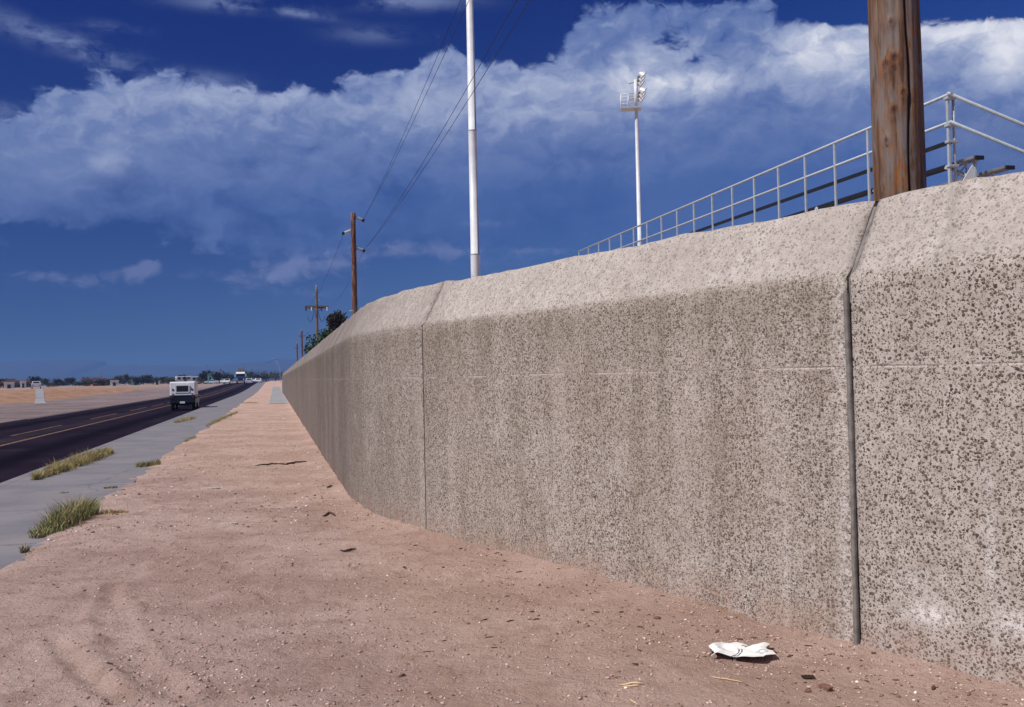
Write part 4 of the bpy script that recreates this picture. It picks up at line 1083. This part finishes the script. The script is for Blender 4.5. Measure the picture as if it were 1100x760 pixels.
# ------------------------------------------------------------------ loose gravel and litter
def build_gravel():
    rr = np.random.RandomState(5)
    ico = bmesh.new(); bmesh.ops.create_icosphere(ico, subdivisions=1, radius=1.0)
    iv = np.array([v.co[:] for v in ico.verts]); ifc = np.array([[v.index for v in f.verts] for f in ico.faces]); ico.free()
    X, Y, S, K = [], [], [], []
    def sample(n, d0, d1, smin, smax, klass, near_wall=False):
        cnt = 0
        while cnt < n:
            d = d0 * (d1 / d0) ** rr.rand(); a = rr.uniform(-.56, .56); x, y = d * math.sin(a), d * math.cos(a)
            la, al = lat_of(x, y), along_of(x, y); wl = float(wall_lat(al))
            if la < -2.45 or la > wl - .03: continue
            if near_wall and rr.rand() > math.exp(-(wl - la) / .9): continue
            if not near_wall and rr.rand() > .25 + 1.5 * max(0, float(fbm(np.array([x / 1.1]), np.array([y / 1.1]), 91, 3)[0]) + .2): continue
            X.append(x); Y.append(y); S.append(smin * (smax / smin) ** (rr.rand() ** 2.2)); K.append(klass); cnt += 1
    sample(9500, 4.2, 18, .003, .012, 0); sample(1300, 4.2, 16, .0025, .010, 1); sample(2600, 4.2, 20, .003, .012, 2)
    sample(420, 12, 60, .007, .022, 2); sample(230, 12, 60, .007, .020, 1); sample(420, 5, 24, .004, .017, 3, True); sample(120, 5, 22, .004, .012, 3)
    X, Y, S, K = np.array(X), np.array(Y), np.array(S), np.array(K); n = len(X)
    Z = ground_h(X, Y); nv = len(iv)
    base = iv[None] * (1 + .28 * rr.randn(n, nv, 1)).clip(.55, 1.5)
    sc = np.stack([rr.uniform(.8, 1.5, n), rr.uniform(.7, 1.2, n), rr.uniform(.45, .9, n)], 1)
    fl3 = K == 3; sc[fl3] *= np.array([1.7, .8, .55])
    v = base * sc[:, None] * S[:, None, None]; th = rr.uniform(0, 6.28, n); c, s = np.cos(th)[:, None], np.sin(th)[:, None]
    vx = v[..., 0] * c - v[..., 1] * s; vy = v[..., 0] * s + v[..., 1] * c
    V = np.stack([vx + X[:, None], vy + Y[:, None], v[..., 2] + (Z + S * .25)[:, None]], -1).reshape(-1, 3)
    Fc = (ifc[None] + (np.arange(n) * nv)[:, None, None]).reshape(-1, 3)
    pal = np.array([(.50, .36, .31), (.82, .74, .68), (.24, .145, .11), (.12, .07, .05)])
    C = np.ones((n, nv, 4)); C[..., :3] = pal[K][:, None] * rr.uniform(.7, 1.25, n)[:, None, None]
    me = bpy.data.meshes.new('gravel'); me.vertices.add(len(V)); me.vertices.foreach_set('co', V.ravel())
    me.loops.add(Fc.size); me.loops.foreach_set('vertex_index', Fc.ravel().astype(np.int32)); me.polygons.add(len(Fc))
    me.polygons.foreach_set('loop_start', np.arange(0, Fc.size, 3, dtype=np.int32)); me.update(calc_edges=True)
    a = me.attributes.new('col', 'FLOAT_COLOR', 'POINT'); a.data.foreach_set('color', C.astype(np.float32).ravel())
    tag(obj('gravel', me, M_GRAVEL), kind='stuff')
build_gravel()

def stick(pix, r, mt, name, label, cat='stick', lift=.012):
    pts = []
    for px, py in pix: q = on_ground(px, py); q.z += lift; pts.append(q)
    o3 = pts[0].copy(); b = bmesh.new(); P2 = []
    for a, c in zip(pts[:-1], pts[1:]):
        for t in (0, .25, .5, .75): 
            q = a.lerp(c, t) - o3; P2.append(q + Vector((random.gauss(0, r * .5), random.gauss(0, r * .5), random.uniform(0, r))))
    P2.append(pts[-1] - o3); n = len(P2)
    tube(b, P2, [r * (1.0 - .5 * abs(2 * i / (n - 1) - 1) ** 2) for i in range(n)], 7)
    o = obj(name, b, mt); o.location = o3; return tag(o, label, cat)
stick([(276, 501), (292, 499.5), (308, 499.5), (318, 498), (329, 496.5)], .020, M_STICK, 'stick', 'long thin dark stick lying across the dirt near the far bend')
stick([(763, 728.5), (780, 731), (799, 734.5)], .0035, M_STRAW, 'straw', 'pale straw stalk below the white newspaper', 'straw', .006)
stick([(666, 737.5), (691, 735.5)], .006, M_STRAW, 'straw', 'pair-like pale twig at the bottom, left of the newspaper', 'straw', .006)
stick([(668, 739), (689, 738)], .004, M_STRAW, 'straw', 'thin pale twig just under a thicker pale twig at the bottom', 'straw', .006)
stick([(676, 753), (686, 759)], .004, M_STRAW, 'straw', 'short pale straw cut by the bottom edge', 'straw', .006)
stick([(367, 594), (374, 593), (382, 591)], .012, M_STICK, 'stick', 'short dark twig near the wall, left of the seam')
stick([(351, 525), (357, 523)], .014, M_STICK, 'stick', 'small dark twig against the foot of the wall bend')
stick([(348, 556), (354, 552), (360, 555)], .014, M_STICK, 'stick', 'bent dark twig among the clods by the wall bend')

def scrap(px, py, w, d, label, mt=M_PAPER, name='paper_scrap', cat='litter', seed=0, amp=.25, rz=0.0, nx=8, ny=6, thick=.003):
    q = on_ground(px, py); rr = random.Random(seed); b = bmesh.new(); g = []
    for i in range(nx + 1):
        row = []
        for j in range(ny + 1):
            x, y = (i / nx - .5) * w, (j / ny - .5) * d
            z = amp * min(w, d) * (abs(math.sin(i * 1.7 + seed + j * .8)) * .5 + rr.random() * .35) * (.4 + .6 * math.sin(math.pi * i / nx) * math.sin(math.pi * j / ny))
            row.append(b.verts.new((x + rr.gauss(0, .03) * w / 2, y + rr.gauss(0, .06) * d / 2, z + .006)))
        g.append(row)
    for i in range(nx):
        for j in range(ny): b.faces.new((g[i][j], g[i + 1][j], g[i + 1][j + 1], g[i][j + 1]))
    bmesh.ops.solidify(b, geom=b.faces[:], thickness=-thick)
    o = obj(name, b, mt); o.location = q; o.rotation_euler = (0, 0, rz); return tag(o, label, cat)
scrap(274, 500, .11, .10, 'white scrap at the left tip of the dark stick', seed=1)
scrap(311, 496.5, .08, .05, 'tiny white scrap lying on the middle of the dark stick', seed=2)
scrap(226, 525, .30, .10, 'white paper strip on the dirt, between the green tuft and the stick', seed=3, rz=.3)
scrap(246, 563, .18, .08, 'white paper scrap lower on the dirt than the white strip', seed=4, rz=.3)
scrap(316, 478, .14, .08, 'white scrap left of the wall bend, above the stick', seed=5)
scrap(343, 503, .15, .12, 'white crumpled scrap beside the foot of the wall bend', seed=6, amp=.5)
scrap(348, 513.5, .16, .05, 'thin white scrap just below the crumpled scrap at the wall bend', seed=7)
scrap(304, 474, .12, .14, 'white scrap beside a smaller one, far up the dirt verge', seed=8, amp=.5)
scrap(264, 461, .18, .16, 'white scrap far up the verge near the thin grass line', seed=9, amp=.5)
scrap(306, 451, .22, .20, 'white scrap far up the verge close to the wall', seed=10, amp=.5)

def newsprint():
    mt, k, b = mat('newsprint'); u = k.sep(k.node('ShaderNodeTexCoord').outputs['UV']); x, y = u[0], u[1]
    base = k.mix(k.noise(k.pos(), 60, 3), (.76, .75, .71), (.86, .85, .82))
    def bandm(lo, hi, v): return k.math('MULTIPLY', k.math('GREATER_THAN', v, lo), k.math('LESS_THAN', v, hi))
    dg = k.math('SUBTRACT', x, k.math('MULTIPLY', y, .22))
    st = k.math('ADD', bandm(.34, .365, dg), bandm(.385, .41, dg))
    st = k.math('MULTIPLY', st, k.math('ADD', k.math('LESS_THAN', y, .52), k.math('GREATER_THAN', y, .80)))
    c = k.mix(k.math('MULTIPLY', st, k.ss(k.noise(k.pos(), 90, 2), .3, .5)), base, (.06, .055, .07))
    for cx, cy, rx, ry in ((.16, .35, .075, .15), (.80, .38, .10, .10)):
        r2 = k.math('SQRT', k.math('ADD', k.math('POWER', k.math('ABSOLUTE', k.math('DIVIDE', k.math('SUBTRACT', x, cx), rx)), 2.0), k.math('POWER', k.math('ABSOLUTE', k.math('DIVIDE', k.math('SUBTRACT', y, cy), ry)), 2.0)))
        ringm = k.math('MULTIPLY', bandm(.35, 1.0, r2), k.ss(k.noise(k.pos(), 120, 2), .38, .52))
        c = k.mix(k.math('MULTIPLY', ringm, .75), c, (.22, .30, .37))
    k.set(b, 'Base Color', c); k.set(b, 'Roughness', .75); k.set(b, 'Specular IOR Level', .15); return mt
def newspaper():
    q = on_ground(797, 702); w, d, nx, ny = .36, .27, 26, 18; vs, fs, uv = [], [], []
    for j in range(ny + 1):
        for i in range(nx + 1):
            u, v = i / nx, j / ny
            x = (u - .5) * w + .035 * (v - .5) + .02 * math.sin(7 * v); y = (v - .5) * d + .03 * math.sin(u * 6.0)
            z = .008 + .011 * abs(math.sin(u * 7.5 + v * 2)) + .009 * abs(math.sin(v * 6 - u * 3 + 1)) + .012 * math.exp(-((u - .82) / .1) ** 2) + .016 * math.exp(-((u - .1) / .09) ** 2)
            z += .004 * float(vnoise(np.array([u * 14]), np.array([v * 11]), 7)[0])
            vs.append((x, y, z)); uv.append((u, v))
    for j in range(ny):
        for i in range(nx):
            a = j * (nx + 1) + i
            if (i > nx - 5 and j < 3) or (i < 3 and j > ny - 5) or (i > nx - 3 and j > ny - 6): continue
            fs.append((a, a + 1, a + nx + 2, a + nx + 1))
    me = mesh_from('newspaper', vs, fs); ul = me.uv_layers.new(name='UVMap')
    for lp_ in me.loops: ul.data[lp_.index].uv = uv[lp_.vertex_index]
    o = obj('newspaper', me, newsprint()); o.location = q; o.rotation_euler = (0, 0, -.12)
    md = o.modifiers.new('thickness', 'SOLIDIFY'); md.thickness = .003
    tag(o, 'white crumpled newspaper sheet with dark printing, lying in front of the wall', 'newspaper')
newspaper()
scrap(768, 700.5, .055, .06, 'orange-brown crumpled paper tucked at the left end of the newspaper', M_BPAPER, 'crumpled_wrapper', 'litter', 12, .5)
scrap(827, 699, .05, .04, 'dark brown dry leaf at the right end of the newspaper', M_STICK, 'dry_leaf', 'leaf', 14, .5)
scrap(868, 729, .07, .05, 'curled brown leaf on the dirt, below and right of the newspaper', M_STICK, 'dry_leaf', 'leaf', 15, .4)
def stone(px, py, r, label, seed):
    q = on_ground(px, py); b = bmesh.new(); bmesh.ops.create_icosphere(b, subdivisions=3, radius=1); rr = random.Random(seed)
    ph = [rr.uniform(0, 6) for _ in range(6)]
    for v in b.verts:
        c = v.co; k3 = 1 + .16 * math.sin(3 * c.x + ph[0]) * math.sin(4 * c.y + ph[1]) + .12 * math.sin(7 * c.z + ph[2] + 3 * c.x) + .06 * math.sin(13 * c.y + ph[3] + 5 * c.z)
        v.co = Vector((c.x * 1.25, c.y, c.z * .72)) * r * k3
    o = obj('stone', b, M_STONE, None, True); o.location = q + Vector((0, 0, r * .3)); tag(o, label, 'stone')
stone(886, 741, .030, 'larger reddish brown stone below the dark seam of the wall', 1)
stone(868, 743, .014, 'small brown stone just left of the larger reddish stone', 2)
stone(706, 665, .018, 'pale brown stone near the wall, left of the newspaper', 3)

# ------------------------------------------------------------------ mountains
def ridge(name, Y, prof, seed, depth):
    vs, fs = [], []; pxs = np.linspace(-800, 1900, 220)
    xs = [q[0] for q in prof]; ys = [q[1] for q in prof]
    rows = 7
    for i, px in enumerate(pxs):
        top = np.interp(px, xs, ys)
        x = (px - 550) / F * Y; ztop = top * Y / F + EYE + float(fbm(np.array([px / 60]), np.array([1.]), seed, 5)[0]) * 4.5 * Y / F
        for j in range(rows):
            t = j / (rows - 1); f = 1 - abs(2 * t - 1)
            vs.append((x + 200 * float(vnoise(np.array([i * .4]), np.array([j * 1.]), seed)[0]), Y + depth * (t - .5) * 2, -5 + max(ztop, 5) * f * (1 if j == 3 else .9 + .25 * float(vnoise(np.array([i * .5]), np.array([j * 1.3]), seed + 3)[0]))))
    for i in range(len(pxs) - 1):
        for j in range(rows - 1): a = i * rows + j; fs.append((a, a + rows, a + rows + 1, a + 1))
    tag(obj(name, mesh_from(name, vs, fs), M_ROCK, None, True), kind='structure')
ridge('mountain_ridge', 5200, [(-900, 18), (-200, 24), (0, 26), (90, 27), (150, 21), (200, 16), (240, 21), (300, 24), (360, 20), (520, 18), (900, 22), (2000, 16)], 3, 700)
ridge('mountain_ridge', 3900, [(-900, 6), (0, 9), (120, 10), (180, 7), (250, 12), (330, 13), (500, 9), (2000, 8)], 8, 500)

# ------------------------------------------------------------------ haze
HZ = .00030
bm = bmesh.new(); box(bm, (-7200, -500, -7), (7200, 6800, 165))
mt = bpy.data.materials.new('air_haze'); mt.use_nodes = True; k = N(mt)
k.n.remove(k.n['Principled BSDF']); out = k.n['Material Output']
pv = k.node('ShaderNodeVolumePrincipled', {'Color': (.22, .42, .88, 1), 'Density': HZ, 'Anisotropy': .0})
k.l.new(pv.outputs[0], out.inputs['Volume'])
hz = tag(obj('haze', bm, mt), kind='stuff')

# ------------------------------------------------------------------ light and sky
SUN_AZ, SUN_EL = R(238), R(51)                      # compass azimuth: clockwise from +Y
sd = Vector((math.sin(SUN_AZ) * math.cos(SUN_EL), math.cos(SUN_AZ) * math.cos(SUN_EL), math.sin(SUN_EL)))
sl = bpy.data.lights.new('sun', 'SUN'); sl.energy = 4.6; sl.angle = R(.53); sl.color = (1.0, .95, .88)
so = bpy.data.objects.new('sun', sl); COL.objects.link(so); so.rotation_euler = sd.to_track_quat('Z', 'Y').to_euler(); so.location = (0, -20, 40)

W = bpy.data.worlds.new('World'); SC.world = W; W.use_nodes = True
k = N(W); bg = k.n['Background']; BGS = .1
sky = k.node('ShaderNodeTexSky', sky_type='NISHITA', sun_disc=False, sun_elevation=SUN_EL, sun_rotation=SUN_AZ, altitude=400, air_density=1.0, dust_density=.6, ozone_density=2.5)
g = k.node('ShaderNodeTexCoord').outputs['Generated']
gx, gy, gzz = k.sep(k.vm('NORMALIZE', g))
az = k.math('ARCTAN2', gx, gy); el = k.math('ARCSINE', gzz)
def azel(px, py):
    d = ray(px, py); return math.atan2(d.x, d.y), math.asin(d.z)
def blob(px, py, sx, sy, amp, tilt=0.0):
    a0, e0 = azel(px, py); da = k.math('SUBTRACT', az, a0); de = k.math('SUBTRACT', el, e0)
    if tilt: de = k.math('MULTIPLY_ADD', da, tilt, de)
    q = k.math('ADD', k.math('POWER', k.math('ABSOLUTE', k.math('MULTIPLY', da, F / sx)), 2.0), k.math('POWER', k.math('ABSOLUTE', k.math('MULTIPLY', de, F / sy)), 2.0))
    return k.math('MULTIPLY', k.math('EXPONENT', k.math('MULTIPLY', q, -1.0)), amp)
def total(items):
    t = blob(*items[0])
    for it in items[1:]: t = k.math('ADD', t, blob(*it))
    return t
# cloud texture on the direction (two-dimensional, cheap): rolling fbm plus cauliflower lumps
cv = k.node('ShaderNodeCombineXYZ', {0: az, 1: k.math('MULTIPLY', el, 1.5), 2: 0.0}).outputs[0]
def n2(v, sc, det, rough=.55, col=False):
    n = k.node('ShaderNodeTexNoise', {'Vector': v, 'Scale': sc, 'Detail': det, 'Roughness': rough}, noise_dimensions='2D'); return n.outputs['Color' if col else 'Fac']
def puffs(v, sc, det):
    n = k.node('ShaderNodeTexVoronoi', {'Vector': v, 'Scale': sc, 'Detail': det, 'Roughness': .55, 'Smoothness': .35}, feature='SMOOTH_F1', voronoi_dimensions='2D'); n.normalize = True
    return k.math('SUBTRACT', 1.0, n.outputs['Distance'])
wv = k.vm('ADD', cv, k.scale(k.vm('SUBTRACT', n2(cv, 16, 4, .6, True), (.5, .5, .5)), .05))
def dens(v): return k.math('ADD', k.math('MULTIPLY', n2(v, 7.5, 8, .56), .62), k.math('MULTIPLY', puffs(v, 22, 3), .42))
n0 = dens(wv); n1 = dens(k.vm('ADD', wv, (-.006, .015, 0)))
fine = n2(wv, 40, 6, .6)
wisp = n2(k.scale(cv, 1.0, 2.6, 1), 9, 6, .6)
cover = total([
    (250, 150, 215, 44, 1.0), (90, 165, 130, 46, .80), (20, 190, 60, 40, .5), (420, 185, 260, 64, .95), (620, 90, 130, 44, .66), (600, 190, 320, 76, .85),
    (770, 85, 120, 52, .70), (870, 72, 80, 40, .75), (1040, 88, 105, 62, .95), (930, 170, 260, 86, .90), (700, 20, 90, 22, .46), (800, 10, 60, 20, .34), (1000, 4, 40, 8, .2),
    (470, 80, 70, 34, .46), (560, 225, 420, 60, .35), (200, 222, 200, 26, .30), (590, 45, 40, 14, .34), (650, 45, 60, 20, .3),
    (300, 40, 130, 36, -.5), (560, 25, 40, 26, -.3), (915, 0, 60, 26, -.85), (1085, 0, 60, 18, -.75), (20, 130, 40, 22, -.5), (750, 66, 40, 16, -.42), (705, 48, 34, 14, -.30), (430, 62, 40, 14, -.5), (575, 50, 36, 20, -.6)])
fld = k.math('ADD', k.math('MULTIPLY', cover, 1.15), k.math('MULTIPLY', k.math('SUBTRACT', n0, .60), 2.5))
fld = k.math('ADD', fld, k.math('MULTIPLY', k.math('SUBTRACT', fine, .5), .55))
body = k.ss(k.math('MULTIPLY_ADD', k.math('SUBTRACT', n0, .60), .30, el), .070, .215)      # flat shaded undersides melt into the blue
mask = k.math('MULTIPLY', k.ss(fld, .34, .66), body)
thin = total([(55, 40, 75, 11, .50, .20), (105, 62, 40, 7, .38, .25), (120, 29, 26, 5, .34), (255, 5, 60, 7, .55), (318, 14, 36, 4, .5, .10), (440, 1, 60, 8, .62), (20, 118, 60, 6, .5), (400, 38, 40, 8, .30), (215, 84, 40, 7, .42)])
thinm = k.math('MULTIPLY', thin, k.ss(k.math('ADD', k.math('MULTIPLY', wisp, .6), k.math('MULTIPLY', fine, .4)), .36, .60))
# light on the clouds: tops toward the sun, bright rims on the right-hand heaps
lit = k.math('MULTIPLY', k.math('SUBTRACT', n0, n1), 1.25)
lit = k.math('ADD', lit, k.math('MULTIPLY', k.math('SUBTRACT', fine, .5), .50))
lit = k.math('ADD', lit, k.math('MULTIPLY', k.math('SUBTRACT', n0, .60), .5))
lit = k.math('MULTIPLY', lit, k.math('MULTIPLY_ADD', k.ss(el, .15, .30), .75, .15))
br = total([(700, 75, 70, 30, .32), (760, 92, 40, 16, .34), (880, 50, 50, 26, .55), (905, 90, 60, 30, .22), (1010, 34, 70, 22, .60), (1090, 55, 34, 30, .60), (1040, 80, 90, 40, .18), (640, 105, 120, 40, .24), (540, 95, 100, 34, .20),
            (260, 103, 110, 13, .30), (150, 120, 110, 26, .14), (330, 130, 90, 26, .14), (120, 160, 110, 22, .12), (60, 190, 45, 14, .12), (120, 178, 20, 14, .25), (445, 110, 60, 34, .24),
            (450, 235, 330, 44, -.22), (870, 205, 280, 50, -.20)])
lum = k.math('ADD', k.math('ADD', br, lit), .20, clamp=True)
ccol = k.node('ShaderNodeValToRGB', {0: lum}); cr = ccol.color_ramp
cr.elements[0].position = 0; cr.elements[0].color = (.070, .135, .370, 1)
cr.elements[1].position = 1; cr.elements[1].color = (.88, .89, .95, 1)
e = cr.elements.new(.30); e.color = (.165, .230, .46, 1)
e = cr.elements.new(.62); e.color = (.40, .46, .65, 1)
# low thin layers and the small puff, faint
low = total([(440, 263, 40, 9, .75), (400, 274, 60, 8, .55), (480, 272, 50, 8, .50), (560, 268, 70, 8, .50), (630, 272, 40, 7, .5), (340, 284, 50, 7, .50), (310, 289, 70, 8, .40), (200, 297, 140, 7, .42), (70, 305, 60, 7, .42), (85, 304, 14, 7, .3), (240, 312, 160, 9, .22),
             (164, 284, 15, 7, .85), (150, 291, 22, 6, .45), (45, 296, 18, 5, .36), (270, 258, 80, 9, .18), (650, 240, 120, 6, .2), (500, 318, 160, 9, .16), (560, 240, 80, 6, .25)])
lowm = k.math('MULTIPLY', k.ss(k.math('ADD', low, k.math('ADD', k.math('MULTIPLY', k.math('SUBTRACT', fine, .5), 1.3), k.math('MULTIPLY', k.math('SUBTRACT', n0, .60), 2.6))), .22, .95), k.ss(low, .03, .30))
# clear sky, deepened the way the slide film saw it
deep = k.ss(el, 0.06, .44)
tint = k.mix(deep, (.165, .265, .54), (.018, .140, .56))
# deepest at right angles to the sun (left of the picture), paler away from it
sang = k.vm('DOT_PRODUCT', k.vm('NORMALIZE', g), tuple(sd)); pale = k.ss(k.math('MULTIPLY', sang, -1.0), -.03, .62)
tint = k.mix(1.0, tint, k.mix(pale, (.34, .48, .72), (1.60, 1.50, 1.28)), 'MULTIPLY')
skyc = k.mix(1.0, sky.outputs[0], tint, 'MULTIPLY')
haze_lo = k.math('MULTIPLY', k.math('SUBTRACT', 1.0, k.ss(el, .02, .30)), .0)
s10 = lambda c: tuple(x / BGS for x in c)
cc = k.vm('SCALE', ccol.outputs[0]); cc.node.inputs['Scale'].default_value = 1 / BGS
col = k.mix(k.math('MULTIPLY', mask, .95), skyc, cc)
col = k.mix(k.math('MINIMUM', thinm, .7), col, s10((.26, .33, .56)))
col = k.mix(k.math('MULTIPLY', k.math('MINIMUM', lowm, 1.0), .46), col, s10((.26, .29, .50)))
k.set(bg, 'Color', col); bg.inputs['Strength'].default_value = BGS
# the clouded quarter of the sky lies ahead; elsewhere it is clear, a little lifted for cloud glare
bg2 = k.node('ShaderNodeBackground', {'Color': k.mix(.12, skyc, s10((.45, .50, .62))), 'Strength': BGS})
front = k.math('MULTIPLY', k.ss(gy, .45, .75), k.math('MULTIPLY', k.math('GREATER_THAN', gzz, -.01), k.math('SUBTRACT', 1.0, k.ss(gzz, .45, .6))))
ms = k.node('ShaderNodeMixShader', {0: front, 1: bg2.outputs[0], 2: bg.outputs[0]})
k.l.new(ms.outputs[0], k.n['World Output'].inputs['Surface'])
W.cycles.sampling_method = 'MANUAL'; W.cycles.sample_map_resolution = 128

# ------------------------------------------------------------------ render settings
SC.render.engine = 'CYCLES'
SC.view_settings.view_transform = 'Standard'; SC.view_settings.look = 'None'
SC.view_settings.exposure = 0.0; SC.view_settings.gamma = 1.0; SC.view_settings.use_curve_mapping = False
SC.cycles.max_bounces = 6; SC.cycles.volume_bounces = 0; SC.cycles.use_denoising = True
SC.render.film_transparent = False
